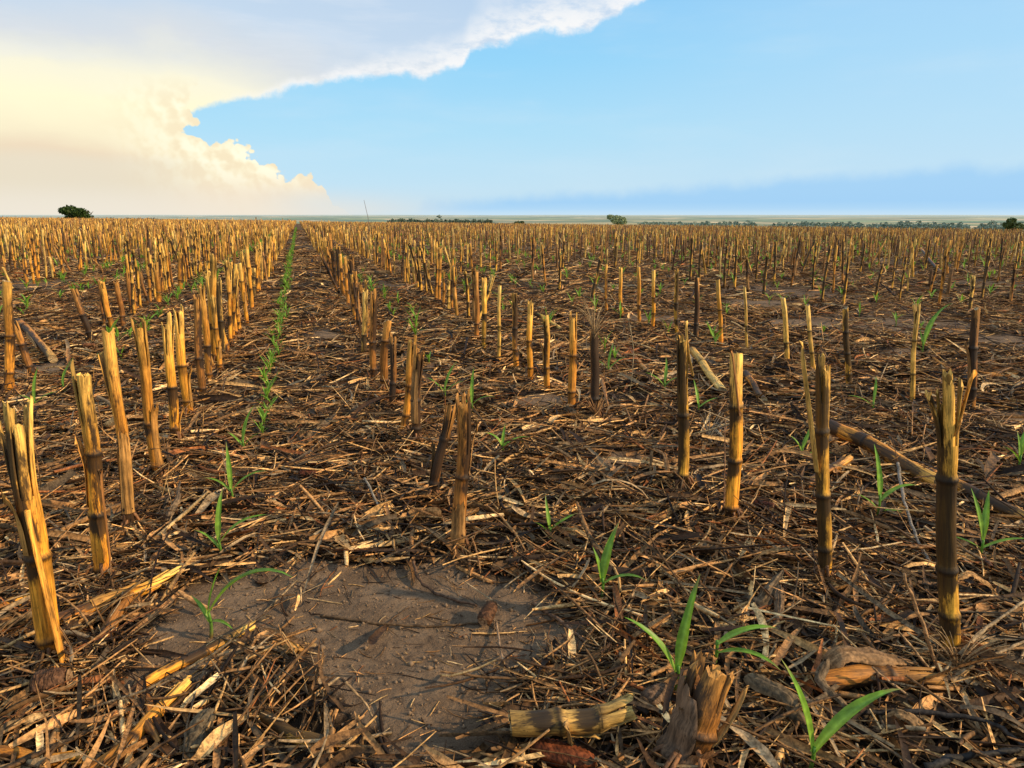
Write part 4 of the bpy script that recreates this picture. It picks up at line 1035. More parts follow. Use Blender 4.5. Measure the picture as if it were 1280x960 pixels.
# ------------------------------------------------------------------ husks, twigs, dry grass
G_HUSK = 'large dry husk leaves on the ground'
def husk(pts, w, tint, label, seed, lifts):
    rng = np.random.default_rng(4000 + seed)
    Q = np.array([at(*p, lift=l) for p, l in zip(pts, lifts)])
    t = np.linspace(0, len(Q) - 1, 22); P = np.stack([np.interp(t, np.arange(len(Q)), Q[:, i]) for i in range(3)], -1)
    ker = np.array([1, 2, 3, 2, 1]) / 9
    for i in range(3):
        e = np.pad(P[:, i], 2, mode='edge'); P[:, i] = np.convolve(e, ker, 'valid')
    T = np.gradient(P, axis=0); T /= np.linalg.norm(T, axis=1, keepdims=True)
    S_ = np.cross(T, [0, 0, 1.0]); S_ /= np.linalg.norm(S_, axis=1, keepdims=True); U = np.cross(S_, T)
    s = np.linspace(-1, 1, 13); tt = np.linspace(0, 1, 22)
    rib = .10 * np.sin(s * 14 + rng.uniform(0, 6))[None, :] + .05 * rng.normal(0, 1, (1, 13))
    w = w * .72; tint = np.array(tint) * np.array([1.1, .92, .68])
    prof = np.interp(tt, [0, .12, .6, 1], [.45, 1, .9, .12]) * w * .5 * (1 + .12 * np.sin(tt * 9 + rng.uniform(0, 6)))
    cur = rng.uniform(.5, .9)
    V = P[:, None, :] + (prof[:, None] * np.sin(s * 1.25)[None, :])[..., None] * S_[:, None, :] + (prof[:, None] * (cur * (np.cos(s * 1.5) - .3)[None, :] + rib))[..., None] * U[:, None, :]
    V += rng.normal(0, .0008, V.shape)
    C = np.ones((22, 13, 4)); C[..., :3] = np.array(tint) * rng.uniform(.6, 1.3, (1, 13, 1)) * rng.uniform(.85, 1.15, (22, 1, 1)); C[..., 3] = .35
    mb = MB(); mb.add(V.reshape(-1, 3), grid_quads(22, 13, False), C.reshape(-1, 4))
    o = mb.build('dry_husk', M_LITTER); tag(o, label, 'husk', G_HUSK)
HUSKS = [
 ([(1030, 840), (1050, 815), (1100, 822), (1150, 830)], .055, (.26, .17, .10), 'broad grey brown husk folded over, in front of the thick stalk at the right', (.015, .05, .04, .02)),
 ([(1035, 822), (1022, 850), (1060, 885), (1085, 915)], .022, (.17, .13, .09), 'narrow grey leaf hooking round the folded husk', (.05, .035, .02, .01)),
 ([(930, 845), (985, 870), (1005, 900), (1012, 920)], .05, (.14, .11, .075), 'dark mouldy husk right of the broken stump', (.03, .035, .02, .01)),
 ([(930, 745), (952, 757), (962, 735), (980, 712)], .045, (.15, .115, .08), 'cupped grey husk between the clean yellow and the speckled stalk', (.01, .02, .035, .05)),
 ([(975, 730), (974, 760), (970, 790), (968, 815)], .026, (.17, .12, .08), 'flat grey leaf hanging straight down in the straw below the cupped husk', (.04, .02, .012, .006)),
 ([(1196, 725), (1212, 716), (1240, 735), (1258, 765)], .02, (.42, .26, .12), 'pale bent leaf beside the thick stalk at the right', (.06, .065, .04, .004)),
 ([(925, 715), (955, 690), (985, 685), (1008, 708)], .016, (.34, .22, .11), 'pale leaf arched like a hoop left of the speckled stalk', (.004, .06, .065, .004)),
 ([(836, 605), (832, 568), (815, 560), (812, 600)], .018, (.24, .15, .08), 'bent leaf hooped upright left of the black footed split stalk', (.004, .06, .06, .004)),
 ([(880, 550), (893, 535), (905, 548), (915, 565)], .02, (.33, .29, .23), 'whitish curled leaf right of the black footed split stalk', (.02, .03, .02, .01)),
 ([(600, 655), (625, 640), (655, 652), (690, 655)], .03, (.22, .12, .06), 'brown leaf lying right of the foremost brown stalk', (.01, .02, .02, .01)),
 ([(575, 580), (590, 600), (615, 595), (640, 600)], .03, (.19, .13, .085), 'grey brown leaf lying behind the foremost brown stalk', (.05, .02, .015, .01)),
 ([(205, 665), (212, 640), (222, 625), (225, 600)], .028, (.15, .115, .085), 'grey leaf standing up right of the cream topped stalk', (.004, .03, .05, .06)),
 ([(265, 885), (245, 915), (240, 940), (238, 955)], .045, (.17, .14, .10), 'grey crumpled leaf at the bottom left', (.03, .02, .015, .01)),
 ([(350, 815), (365, 808), (377, 812), (372, 822)], .03, (.42, .25, .09), 'small golden curled husk at the rim of the bare soil', (.004, .018, .016, .004)),
 ([(1100, 905), (1125, 890), (1150, 905), (1170, 940)], .035, (.27, .18, .10), 'brown leaf bent over in the right foreground', (.01, .035, .03, .01)),
 ([(1230, 640), (1250, 620), (1275, 612), (1290, 615)], .03, (.36, .22, .10), 'pale husk at the right edge behind the leafy seedling', (.02, .035, .03, .02)),
 ([(740, 500), (752, 470), (758, 500), (765, 530)], .02, (.40, .22, .09), 'orange leaf wrapped at the foot of the grass tufted stalk', (.0, .04, .04, .004)),
]
for i, (p, w, c, lab, lf) in enumerate(HUSKS): husk(p, w, c, lab, i, lf)

G_TWIG = 'thin twigs and dry stems on the litter'
def twig(pts, lifts, r, tint, label, seed, name='twig', cat='twig'):
    rng = np.random.default_rng(5000 + seed)
    Q = np.array([at(*p, lift=l) if not isinstance(l, tuple) else above(at(*l), *p) for p, l in zip(pts, lifts)])
    n = 8 * (len(Q) - 1) + 1
    t = np.linspace(0, len(Q) - 1, n); P = np.stack([np.interp(t, np.arange(len(Q)), Q[:, i]) for i in range(3)], -1)
    for i in range(3):
        e = np.pad(P[:, i], 2, mode='edge'); P[:, i] = np.convolve(e, np.ones(5) / 5, 'valid')
    P += rng.normal(0, r * .25, P.shape)
    C = np.ones((n, 4)); C[:, :3] = np.array(tint) * rng.uniform(.6, 1.3, (n, 1)); C[:, 3] = .4
    mb = MB(); tube(mb, P, r * np.linspace(1.1, .7, n) * rng.uniform(.85, 1.15, n), 7, C)
    o = mb.build(name, M_LITTER); tag(o, label, cat, G_TWIG)
TW = [
 ([(395, 768), (470, 779), (540, 783), (612, 778)], (.004,) * 4, .0028, (.13, .075, .035), 'long thin root lying almost straight across the bare soil'),
 ([(516, 700), (522, 725), (550, 745), (600, 758)], (.025, .015, .006, .004), .0032, (.12, .065, .035), 'curved dark root above the bare soil, bending toward the round cob'),
 ([(664, 752), (700, 775), (735, 805), (760, 838)], (.006,) * 4, .0034, (.20, .11, .06), 'reddish twig along the right rim of the bare soil'),
 ([(1122, 576), (1128, 620), (1148, 680), (1175, 722)], (.06, .04, .02, .01), .0042, (.26, .21, .16), 'pale grey twig curving down left of the thick right stalk'),
 ([(1050, 890), (1150, 888), (1240, 902), (1290, 940)], (.02, .03, .035, .02), .0040, (.045, .035, .028), 'black twig lying across the right foreground'),
 ([(1150, 960), (1210, 945), (1285, 935)], (.03, .03, .03), .0052, (.03, .025, .022), 'thick black twig in the bottom right corner'),
 ([(1175, 845), (1150, 770), (1128, 715)], (.004, (1175, 845), (1175, 845)), .0030, (.42, .23, .10), 'reddish dry stem leaning left, longest of the fan in the right foreground'),
 ([(1172, 850), (1145, 815), (1122, 788)], (.004, (1172, 850), (1172, 850)), .0022, (.44, .27, .13), 'short dry stem of the fan in the right foreground, middle one'),
 ([(1150, 880), (1115, 855), (1088, 832)], (.004, (1150, 880), (1150, 880)), .0022, (.40, .24, .12), 'short dry stem of the fan in the right foreground, lowest one'),
 ([(1175, 845), (1225, 790), (1290, 745)], (.01, .05, .06), .0032, (.40, .27, .14), 'long pale stem slanting up to the right edge'),
 ([(1185, 850), (1240, 820), (1295, 795)], (.01, .04, .05), .0030, (.34, .22, .11), 'pale stem below the long slanting one at the right edge'),
 ([(430, 850), (458, 880), (470, 905)], (.05, .02, .004), .0018, (.40, .25, .12), 'thin straw leaning on the lower rim of the bare soil'),
 ([(455, 595), (475, 635), (495, 650)], (.05, .02, .006), .0030, (.36, .29, .21), 'pale bent stem in the straw left of the foremost brown stalk'),
 ([(925, 555), (955, 528), (992, 500)], (.01, .02, .03), .0026, (.42, .30, .18), 'pale stem rising to the right behind the clean yellow stalk'),
 ([(905, 640), (906, 580), (906, 530)], (.0, (905, 640), (905, 640)), .0016, (.40, .22, .12), 'hair thin dry stem upright beside the clean yellow stalk'),
 ([(620, 775), (628, 825), (632, 838)], (.002, .02, .002), .0018, (.36, .22, .12), 'short straw lying on the right half of the bare soil'),
 ([(785, 395), (793, 440), (786, 505)], ((786, 505), (786, 505), .0), .0018, (.42, .32, .18), 'tall thin grass stem standing right of the tufted stalk'),
 ([(250, 690), (232, 655), (214, 625)], (.004, .02, .03), .0020, (.16, .09, .05), 'dark thin stem lying left of the seedling at the litter edge'),
]
for i, (p, l, r, c, lab) in enumerate(TW): twig(p, l, r, c, lab, i)

# dry grass tuft on the dark stalk, and pale grass clumps
def tuft(base, z, n, h, spread, tint, label, seed):
    rng = np.random.default_rng(6000 + seed); mb = MB()
    for k in range(n):
        a = rng.uniform(0, 2 * PI); s = rng.uniform(.2, 1) * spread; t = np.linspace(0, 1, 7); hh = h * rng.uniform(.5, 1.1)
        P = np.stack([np.cos(a) * s * t ** 1.5, np.sin(a) * s * t ** 1.5, z + hh * (t - .35 * rng.random() * t ** 3)], -1)
        tube(mb, P, .0016 * (1 - .6 * t), 4, np.append(np.array(tint) * rng.uniform(.5, 1.3), .1), cap=False)
    o = mb.build('dry_grass_tuft', M_LITTER); o.location = Vector(base); tag(o, label, 'dry grass', 'tufts of dry grass')
Pst = at(745, 526); top_ = above(Pst, 743, 412)
tuft(top_, -.03, 30, .16, .09, (.42, .28, .14), 'dry pale grass tuft sprouting from the top of a dark stalk', 0)
tuft(at(745, 524), 0, 26, .10, .07, (.40, .21, .09), 'orange dry grass wrapped round the foot of the tufted stalk', 1)
tuft(at(885, 555), 0, 26, .12, .08, (.36, .30, .22), 'whitish dry grass clump right of the black footed split stalk', 2)
tuft(at(1195, 842), 0, 26, .09, .08, (.42, .26, .12), 'pale dry grass at the foot of the thick right stalk', 4)
tuft(at(440, 392), 0, 26, .16, .14, (.36, .22, .11), 'dry grass clump between the far stalks right of the lane', 5)

# tall thin stem standing above the stubble against the sky
Pb = at(463, 296); q0 = above(Pb, 462, 290); q1 = above(Pb, 460, 272); q2 = above(Pb, 455, 250)
mb = MB(); tube(mb, [Pb - [0, 0, .05], q0, q1, (q1 + q2) / 2, q2], [.011, .011, .010, .009, .007], 6, (.16, .13, .12, .2))
root = empty('dry_stem', (0, 0, 0)); o = mb.build('dry_weed_stem', M_FAR); bpy.data.objects.remove(root)
tag(o, 'tall thin bare stem leaning left, standing out against the sky above the stubble', 'dry stem')

# ------------------------------------------------------------------ trees and far woods
def crown_cloud(mb, cen, rad, n, leaf, rng, lobes=9):
    cs = [np.zeros(3)] + [rng.normal(0, .42, 3) for _ in range(lobes)]
    rs = [.62] + [rng.uniform(.25, .45) for _ in range(lobes)]
    P = []
    for k in range(n):
        j = rng.integers(0, lobes + 1); d = rng.normal(0, 1, 3); d /= np.linalg.norm(d)
        p = cs[j] + d * rs[j] * rng.uniform(.55, 1.03)
        if p[2] < -.75: continue
        P.append(p)
    P = np.array(P) * rad + cen; n = len(P)
    A = rng.normal(0, 1, (n, 3)); A /= np.linalg.norm(A, axis=1, keepdims=True); B = np.cross(A, rng.normal(0, 1, (n, 3))); B /= np.linalg.norm(B, axis=1, keepdims=True)
    s = leaf * rng.uniform(.6, 1.4, (n, 1))
    V = np.stack([P - A * s, P + B * s * .6, P + A * s, P - B * s * .6], 1)
    mb.add(V.reshape(-1, 3), (np.arange(n) * 4)[:, None] + np.arange(4)[None], (1, 1, 1, 1))

def far_point(px, dist):
    d = ray(px, 268); d = np.array([d[0], d[1]]) / math.hypot(d[0], d[1])
    x, y = d * dist; return np.array([x, y, float(terrain(x, y))])

M_BARK = crown_mat('bark', (.06, .045, .03), (.12, .09, .06), 2)
def tree(name, px, dist, w_px, top_py, mat, label, seed, leaf, n=2600):
    rng = np.random.default_rng(seed)
    B = far_point(px, dist); W = w_px * dist * math.cos(0) / FPX; ztop = H_CAM + (268 - top_py) / FPX * dist; Ht = ztop - B[2]
    root = tag(empty(name, B), label, 'tree')
    mb = MB()
    hc = min(W * .62, Ht * .8)
    P = np.array([[0, 0, -.3], [0.02 * W, 0, Ht - hc * .9], [.03 * W, .02 * W, Ht - hc * .5]]); tube(mb, P, [W * .035, W * .028, W * .015], 8, (1, 1, 1, 1))
    for k in range(7):
        a = rng.uniform(0, 6.28); q = np.array([math.cos(a) * W * .36, math.sin(a) * W * .36, Ht - hc * rng.uniform(.25, .6)])
        tube(mb, np.array([P[1], (P[1] + q) / 2 + [0, 0, hc * .06], q]), [W * .016, W * .01, W * .005], 6, (1, 1, 1, 1))
    mb.build('trunk', M_BARK, root)
    mb = MB(); crown_cloud(mb, np.array([0, 0, Ht - hc * .5]), np.array([W * .56, W * .5, hc * .56]), n, leaf, rng)
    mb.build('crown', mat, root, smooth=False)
tree('round_tree', 98, 250, 39, 257.3, crown_mat('dark_crown', (.022, .045, .010), (.06, .10, .022), .6), 'round dark green tree on the left skyline beyond the field', 31, .34, 5200)
tree('hazy_tree', 772, 620, 24, 266.8, crown_mat('hazy_crown', (.20, .25, .12), (.32, .35, .19), .25), 'pale hazy green tree on the skyline right of centre', 32, .7)  # the pale crown tones have the distance haze painted in
tree('round_shrub', 1273, 190, 22, 273.5, crown_mat('shrub_crown', (.05, .085, .03), (.10, .14, .05), .8), 'dark green shrub at the right edge of the skyline', 33, .25)
tree('round_shrub', 648, 420, 20, 274.0, crown_mat('shrub_crown_far', (.045, .075, .03), (.09, .12, .05), .5), 'small dark shrub on the far field edge left of the hazy tree', 34, .45)

def woods(name, px0, px1, dist, ht, n, mat, label, seed, thick=30, gap=.0):
    """a far-off wood that reads as one mass"""
    rng = np.random.default_rng(seed); mb = MB()
    for k in range(n):
        px = rng.uniform(px0, px1)
        if gap and vnoise(np.array([px * .06]), np.array([seed * 1.7]), 9)[0] < gap: continue
        p = far_point(px, dist + rng.uniform(-thick, thick)); r = ht * rng.uniform(.35, .6)
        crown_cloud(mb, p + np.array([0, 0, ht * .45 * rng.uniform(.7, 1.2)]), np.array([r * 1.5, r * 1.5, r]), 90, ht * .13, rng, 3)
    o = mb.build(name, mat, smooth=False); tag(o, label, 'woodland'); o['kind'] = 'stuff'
woods('far_wood', 490, 614, 1700, 17, 230, crown_mat('wood_a', (.085, .12, .085), (.13, .165, .115), .2), 'dark strip of woodland on the skyline left of centre', 41, 60, .12)  # wood colours from here on are paled by painted-in distance haze
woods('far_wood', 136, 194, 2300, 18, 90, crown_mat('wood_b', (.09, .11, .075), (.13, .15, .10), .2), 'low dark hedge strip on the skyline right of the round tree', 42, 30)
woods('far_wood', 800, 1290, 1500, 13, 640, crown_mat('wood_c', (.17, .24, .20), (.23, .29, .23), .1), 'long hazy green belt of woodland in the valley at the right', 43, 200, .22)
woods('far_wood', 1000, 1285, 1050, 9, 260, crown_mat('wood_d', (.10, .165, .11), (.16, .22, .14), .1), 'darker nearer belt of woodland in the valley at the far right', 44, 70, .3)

# ------------------------------------------------------------------ ground sheet
def axis_steps(lo, hi, fine, end_lo, end_hi, grow=1.07):
    a = list(np.arange(lo, hi, fine)); s = fine; x = hi
    while x < end_hi: a.append(x); s *= grow; x += s
    a.append(end_hi); s = fine; x = lo - fine; b_ = []
    while x > end_lo: b_.append(x); s *= grow; x -= s
    b_.append(end_lo)
    return np.array(b_[::-1] + a)
gx = axis_steps(-1.5, 2.3, .012, -26000, 26000); gy = axis_steps(.45, 3.0, .012, -300, 26000)
XX, YY = np.meshgrid(gx, gy); ZZ = ground(XX, YY)
mb = MB(); bb = bare(XX, YY)
C = np.zeros(XX.shape + (4,)); C[..., 0] = bb; C[..., 3] = 1
mb.add(np.stack([XX, YY, ZZ], -1).reshape(-1, 3), grid_quads(len(gy), len(gx), False), C.reshape(-1, 4))
m_g, nt = new_mat('field_soil'); b = NB(nt)
pos = b.n('ShaderNodeNewGeometry').outputs['Position']
sepn = b.n('ShaderNodeSeparateXYZ'); b.link(pos, sepn.inputs[0])
xy = b.n('ShaderNodeCombineXYZ'); b.link(sepn.outputs[0], xy.inputs[0]); b.link(sepn.outputs[1], xy.inputs[1])
ln = b.n('ShaderNodeVectorMath', operation='LENGTH'); b.link(xy.outputs[0], ln.inputs[0]); R_ = ln.outputs[1]
att = b.n('ShaderNodeAttribute'); att.attribute_name = 'tint'
sepc = b.n('ShaderNodeSeparateColor'); b.link(att.outputs['Color'], sepc.inputs[0]); bare_f = sepc.outputs[0]
soil = b.mix(b.ss(.35, .68, b.noise(pos, 9, 6, .7)), (.155, .098, .058), (.29, .188, .112))
soil = b.mix(b.ss(.52, .72, b.noise(pos, 55, 4, .6)), soil, (.085, .058, .040))
warm = b.ss(.5, .72, b.noise(pos, 2.6, 3))
soil = b.mix(b.m('MULTIPLY', warm, .35), soil, (.19, .11, .06))
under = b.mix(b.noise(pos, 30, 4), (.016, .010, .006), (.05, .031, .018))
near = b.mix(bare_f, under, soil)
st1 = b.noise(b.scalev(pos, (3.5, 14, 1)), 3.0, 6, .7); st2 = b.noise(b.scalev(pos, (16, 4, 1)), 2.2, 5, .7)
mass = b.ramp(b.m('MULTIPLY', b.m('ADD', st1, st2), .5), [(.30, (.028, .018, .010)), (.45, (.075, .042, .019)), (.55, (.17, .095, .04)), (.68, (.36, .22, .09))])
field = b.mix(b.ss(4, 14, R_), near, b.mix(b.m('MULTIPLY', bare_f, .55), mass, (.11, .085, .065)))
patch = b.n('ShaderNodeTexVoronoi'); b.link(b.scalev(pos, (.0011, .0006, 0)), patch.inputs['Vector']); patch.inputs['Scale'].default_value = 1.7
pc = b.n('ShaderNodeSeparateColor'); b.link(patch.outputs['Color'], pc.inputs[0])
land = b.ramp(pc.outputs[0], [(0.0, (.11, .19, .05)), (.22, (.52, .36, .17)), (.40, (.20, .26, .09)), (.55, (.66, .46, .24)), (.72, (.13, .21, .08)), (.88, (.55, .40, .21))])
land = b.mix(b.m('MULTIPLY', b.ss(.46, .55, b.noise(b.scalev(pos, (.0028, .0016, 0)), 1.0, 5, .65)), .9), land, (.075, .125, .055))
land = b.mix(b.ss(.55, .60, b.noise(b.scalev(pos, (.0012, .0022, 0)), 1.0, 4, .6)), land, (.045, .085, .045))
edge = b.mix(b.ss(150, 420, R_), (.36, .26, .10), (.20, .23, .09))
land = b.mix(b.ss(500, 1100, R_), edge, land)
full = b.mix(b.ss(120, 170, R_), field, land)
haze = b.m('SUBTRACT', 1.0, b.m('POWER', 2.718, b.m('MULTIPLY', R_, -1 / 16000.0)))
full = b.mix(b.m('MULTIPLY', haze, .95), full, (.58, .66, .66))  # aerial haze painted into the base colour, thicker with distance
nh = b.m('ADD', b.m('MULTIPLY', b.noise(pos, 70, 6, .75), .55), b.noise(pos, 22, 5, .65))
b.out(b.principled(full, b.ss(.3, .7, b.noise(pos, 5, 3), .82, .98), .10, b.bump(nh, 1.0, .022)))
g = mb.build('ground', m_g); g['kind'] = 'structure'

# ------------------------------------------------------------------ sky
SUN_EL = math.radians(27); SUN_AZ = YAW + math.radians(105)      # from behind the viewer's right shoulder
w = bpy.data.worlds.new('World'); scene.world = w; w.cycles.sampling_method = 'MANUAL'; w.cycles.sample_map_resolution = 256; w.use_nodes = True
nt = w.node_tree; nt.nodes.clear(); b = NB(nt)
sky = b.n('ShaderNodeTexSky', sky_type='NISHITA'); sky.sun_disc = False; sky.sun_elevation = SUN_EL; sky.sun_rotation = SUN_AZ
sky.air_density = 1.0; sky.dust_density = 1.2; sky.ozone_density = 1.5
dirv = b.n('ShaderNodeTexCoord').outputs['Generated']
nv = b.n('ShaderNodeVectorMath', operation='NORMALIZE'); b.link(dirv, nv.inputs[0]); D_ = nv.outputs[0]
sx_ = b.n('ShaderNodeSeparateXYZ'); b.link(D_, sx_.inputs[0])
az = b.m('MULTIPLY', b.m('ARCTAN2', sx_.outputs[0], sx_.outputs[1]), 180 / PI)
el = b.m('MULTIPLY', b.m('ARCSINE', sx_.outputs[2]), 180 / PI)
def azel(px, py):
    d = ray(px, py); return math.degrees(math.atan2(d[0], d[1])), math.degrees(math.asin(d[2]))
AZ0, AZR, ELR = -60.0, 160.0, 40.0
def curve_px(pts, before, after):
    q = [azel(*p) for p in pts]
    q = sorted(((a - AZ0) / AZR, (e + 5) / ELR) for a, e in q)
    q = [(0.0, (before + 5) / ELR), (q[0][0] - .0008, (before + 5) / ELR)] + q + ([(1.0, (after + 5) / ELR)] if after is not None else [])
    azn = b.m('DIVIDE', b.m('SUBTRACT', az, AZ0), AZR)
    c = b.curve(azn, q)
    return b.m('SUBTRACT', b.m('MULTIPLY', c, ELR), 5.0)
# clear sky: blue paling to the horizon
bg = b.ramp(b.m('DIVIDE', el, 30.0), [(0.0, (.60, .82, .98)), (.07, (.58, .83, 1.0)), (.20, (.46, .80, 1.02)), (.36, (.33, .73, 1.04)), (.5, (.27, .66, 1.03)), (.75, (.16, .45, .85)), (1.0, (.11, .33, .70))])
bg = b.mix(b.m('MULTIPLY', b.ss(14, 46, az), .42), bg, (.58, .80, 1.0))
wisp = b.noise(b.scalev(D_, (2, 2, 9)), 2.0, 5, .55)
bg = b.mix(b.m('MULTIPLY', b.ss(.42, .72, wisp), .30), bg, (.66, .86, 1.0))
nis = b.n('ShaderNodeVectorMath', operation='SCALE'); b.link(sky.outputs[0], nis.inputs[0]); nis.inputs[3].default_value = .10
bg = b.mix(.10, bg, nis.outputs[0])
# low blue-grey haze bank along the right horizon
nf = b.noise(D_, 22, 6, .6); nfl = b.noise(b.scalev(D_, (1, 1, 2.5)), 9, 5, .6)
bank_top = curve_px([(520, 252), (600, 246), (700, 240), (800, 236), (900, 226), (1000, 219), (1060, 214), (1130, 212), (1165, 207), (1190, 201), (1215, 200), (1245, 207), (1268, 207), (1280, 202), (1300, 198)], -.5, 6.0)
dbank = b.m('ADD', b.m('SUBTRACT', bank_top, el), b.m('MULTIPLY', b.m('SUBTRACT', nf, .5), 1.3))
bank = b.ss(-.35, .9, dbank)
bank = b.m('MULTIPLY', bank, b.ss(4, 14, az))
bankc = b.ramp(b.m('DIVIDE', el, 6.0), [(0.0, (.47, .73, .97)), (.15, (.30, .61, .96)), (.5, (.32, .62, .95)), (1.0, (.48, .66, .92))])
bg = b.mix(b.m('MULTIPLY', bank, .66), bg, bankc)
# --- the anvil
def billow(off=None, s=1.0):
    v = D_ if off is None else b.vm('ADD', D_, off)
    o = b.n('ShaderNodeTexVoronoi', feature='F1'); b.link(v, o.inputs['Vector']); o.inputs['Scale'].default_value = 34 * s
    o.inputs['Detail'].default_value = 2.0; o.inputs['Roughness'].default_value = .5; o.inputs['Lacunarity'].default_value = 2.2
    return o.outputs['Distance']
anv = curve_px([(170, 290), (215, 172), (232, 150), (246, 139), (275, 130), (320, 124), (355, 121), (420, 106), (470, 97), (520, 93), (556, 88), (578, 82), (584, 66), (610, 54), (650, 47), (700, 44), (735, 40), (752, 28), (775, 12), (800, 1), (830, -22), (900, -80)], -6.0, 34.0)
d_anv = b.m('SUBTRACT', el, anv)
d_anv = b.m('ADD', d_anv, b.m('MULTIPLY', b.m('SUBTRACT', b.noise(D_, 11, 2, .5), .5), b.m('MULTIPLY', b.ss(-6, 3, az), 2.0)))
d_anv = b.m('ADD', d_anv, b.m('ADD', b.m('MULTIPLY', b.m('SUBTRACT', nf, .5), 1.1), b.m('MULTIPLY', b.m('SUBTRACT', b.noise(D_, 75, 5, .65), .5), .7)))
anvil = b.ss(-.12, .48, d_anv)
bil = billow(); bil2 = billow((.006, -.003, .006))
# --- the towering heap below it
tow = curve_px([(205, 180), (247, 174), (258, 170), (275, 168), (292, 166), (303, 174), (318, 182), (332, 196), (341, 208), (360, 216), (385, 216), (396, 212), (403, 222), (412, 238), (426, 244), (436, 256), (446, 275)], 1.0, -4.0)
d_tow = b.m('ADD', b.m('SUBTRACT', tow, el), b.m('MULTIPLY', b.m('SUBTRACT', .60, bil), 1.7))
d_tow = b.m('ADD', d_tow, b.m('MULTIPLY', b.m('SUBTRACT', b.noise(D_, 120, 5, .6), .5), .35))
tower = b.ss(-.02, .16, d_tow)
def edge_curve(pts):
    q = sorted((azel(*p)[::-1] for p in pts)); eln = b.m('DIVIDE', b.m('ADD', el, 5.0), 45.0)
    c = b.curve(eln, [(0.0, (q[0][1] + 30) / 60)] + [((e + 5) / 45, (a_ + 30) / 60) for e, a_ in q] + [(1.0, (q[-1][1] + 30) / 60)])
    return b.m('SUBTRACT', b.m('MULTIPLY', c, 60.0), 30.0)
side = edge_curve([(262, 128), (250, 136), (255, 142), (260, 149), (254, 156), (241, 161), (239, 168), (262, 172), (275, 178), (290, 190), (320, 215), (380, 240), (400, 262)])
wob = b.m('ADD', b.m('MULTIPLY', b.m('SUBTRACT', .5, bil), 1.6), b.m('MULTIPLY', b.m('SUBTRACT', b.noise(D_, 90, 4, .6), .5), .8))
left = b.ss(-.04, .20, b.m('ADD', b.m('SUBTRACT', side, az), wob))
cover = b.m('MAXIMUM', b.m('MAXIMUM', anvil, tower), left)
cover = b.m('MULTIPLY', cover, b.m('SUBTRACT', 1.0, b.m('MULTIPLY', b.ss(2.3, .2, el), b.ss(azel(300, 240)[0], azel(410, 240)[0], az, 0.0, .8))))
# colour of the cloud
soft = b.noise(b.scalev(D_, (1, 1, 2.2)), 4.0, 6, .55)
elw = b.m('ADD', el, b.m('ADD', b.m('MULTIPLY', b.m('SUBTRACT', soft, .5), 4.5), b.m('MULTIPLY', b.m('MAXIMUM', b.m('ADD', az, 8.0), 0.0), .13)))
cl = b.ramp(b.m('DIVIDE', elw, 20.0), [(0.0, (.80, .77, .68)), (.12, (.84, .73, .56)), (.20, (.90, .75, .55)), (.27, (1.0, .90, .64)), (.37, (1.06, 1.0, .70)), (.47, (1.0, .96, .75)), (.57, (.72, .77, .82)), (.68, (.58, .72, .88)), (1.0, (.48, .66, .88))])
shade = b.m('MULTIPLY', b.m('SUBTRACT', bil, bil2), 2.4)
lit = b.ss(-1.0, .85, b.m('ADD', shade, b.m('MULTIPLY', b.m('SUBTRACT', b.noise(D_, 18, 4, .5), .5), 1.6)))
towcol = b.ramp(lit, [(0.0, (.98, .84, .58)), (.5, (1.04, .95, .68)), (1.0, (1.08, 1.04, .80))])
low = b.ss(1.0, 3.6, b.m('ADD', el, b.m('MULTIPLY', b.m('SUBTRACT', soft, .5), 3.0)), 1.0, 0.0)
towcol = b.mix(b.m('MULTIPLY', low, .85), towcol, (.93, .79, .61))
tz = b.m('MULTIPLY', b.m('MAXIMUM', tower, left), b.ss(azel(110, 200)[0], azel(270, 200)[0], az))
tz = b.m('MULTIPLY', tz, b.ss(9.5, 7.2, el))
cl = b.mix(tz, cl, towcol)
strk = b.noise(b.scalev(D_, (1.2, 1.2, 8)), 5, 5, .6)
cl = b.mix(b.m('MULTIPLY', b.ss(.45, .7, strk), b.m('MULTIPLY', b.ss(7, 11, el), .22)), cl, (.86, .90, .95))
# bright rim of the anvil
rimw = b.m('ADD', .9, b.m('MULTIPLY', b.ss(-2, 18, az), 2.9))
rim = b.m('MULTIPLY', b.m('MULTIPLY', b.ss(0, 1, b.m('DIVIDE', d_anv, rimw), 1.0, 0.0), b.ss(-.35, .0, d_anv)), b.ss(-6.5, 0.5, az))
rim = b.m('MULTIPLY', rim, b.ss(.30, .58, b.noise(b.scalev(D_, (1, 1, 2.5)), 22, 5, .65), .15, 1.0))
cl = b.mix(rim, cl, (.98, .98, .98))
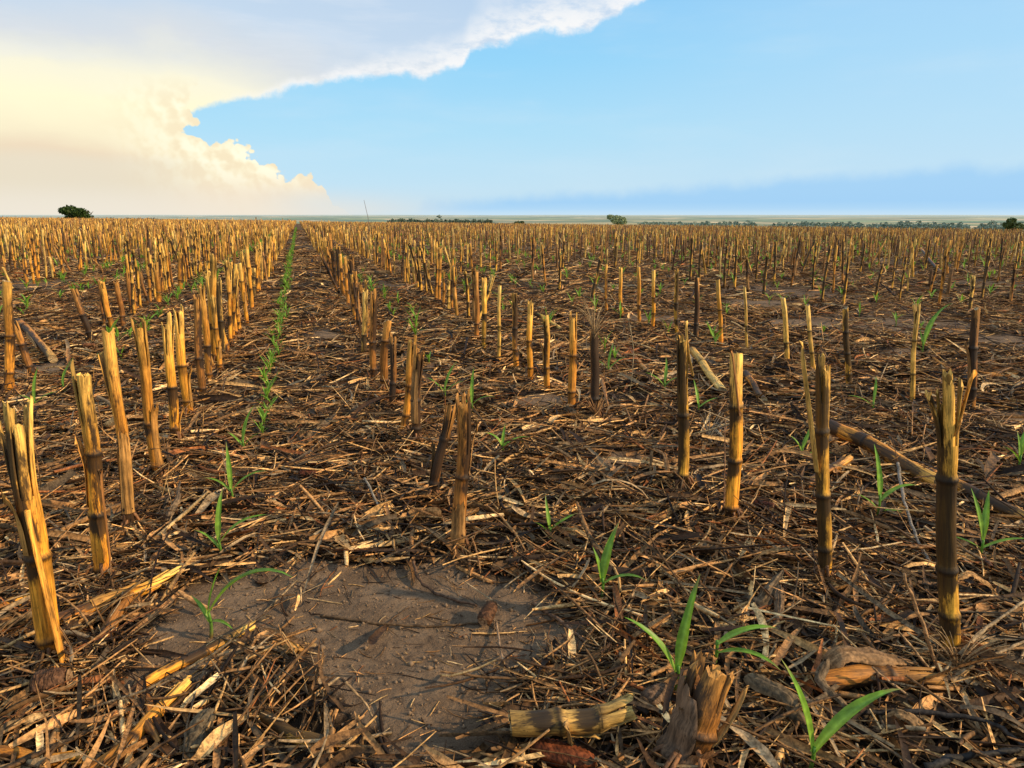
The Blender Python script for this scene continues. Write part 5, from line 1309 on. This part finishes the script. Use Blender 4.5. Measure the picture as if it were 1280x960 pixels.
# low left sky under the cloud base fades to beige haze
sm = b.mix(b.ss(0.0, 2.2, el), (.88, .83, .70), (.85, .77, .61))
under_f = b.m('MULTIPLY', b.ss(4.3, 3.2, b.m('ADD', el, b.m('MULTIPLY', b.m('SUBTRACT', soft, .5), 1.2))), b.ss(azel(330, 230)[0], azel(110, 230)[0], az))
cl = b.mix(b.m('MULTIPLY', under_f, .75), cl, sm)
skyc = b.mix(cover, bg, cl)
# warm haze low around the foot of the cloud
fog = b.m('MULTIPLY', b.ss(2.4, .0, el), b.ss(azel(620, 260)[0], azel(380, 260)[0], az))
skyc = b.mix(b.m('MULTIPLY', fog, .7), skyc, (.90, .82, .70))
hz = b.m('MULTIPLY', b.m('MULTIPLY', b.ss(.5, -.1, el), .5), b.ss(0, 12, az))
skyc = b.mix(hz, skyc, (.66, .82, .92))
sc10 = b.n('ShaderNodeVectorMath', operation='SCALE'); b.link(skyc, sc10.inputs[0]); sc10.inputs[3].default_value = 10.0
bgn = b.n('ShaderNodeBackground'); b.link(sc10.outputs[0], bgn.inputs[0]); bgn.inputs[1].default_value = .098
wo = b.n('ShaderNodeOutputWorld'); b.link(bgn.outputs[0], wo.inputs[0])

ld = bpy.data.lights.new('sun', 'SUN'); ld.energy = 5.0; ld.angle = math.radians(.9); ld.color = (1.0, .77, .46)
lo = bpy.data.objects.new('sun', ld); COL.objects.link(lo)
sd_ = Vector((math.sin(SUN_AZ) * math.cos(SUN_EL), math.cos(SUN_AZ) * math.cos(SUN_EL), math.sin(SUN_EL)))
lo.rotation_euler = sd_.to_track_quat('Z', 'Y').to_euler(); lo.location = sd_ * 50

# ------------------------------------------------------------------ camera
cd = bpy.data.cameras.new('camera'); cd.sensor_width = 36; cd.lens = 36 * FPX / 1280; cd.clip_start = .02; cd.clip_end = 60000
co_ = bpy.data.objects.new('camera', cd); COL.objects.link(co_)
mt = Matrix((RH, UPV, -FWD)).transposed()
co_.rotation_euler = mt.to_euler(); co_.location = EYE
scene.camera = co_
scene.view_settings.view_transform = 'Standard'; scene.view_settings.look = 'None'; scene.view_settings.exposure = 0
scene.cycles.max_bounces = 6
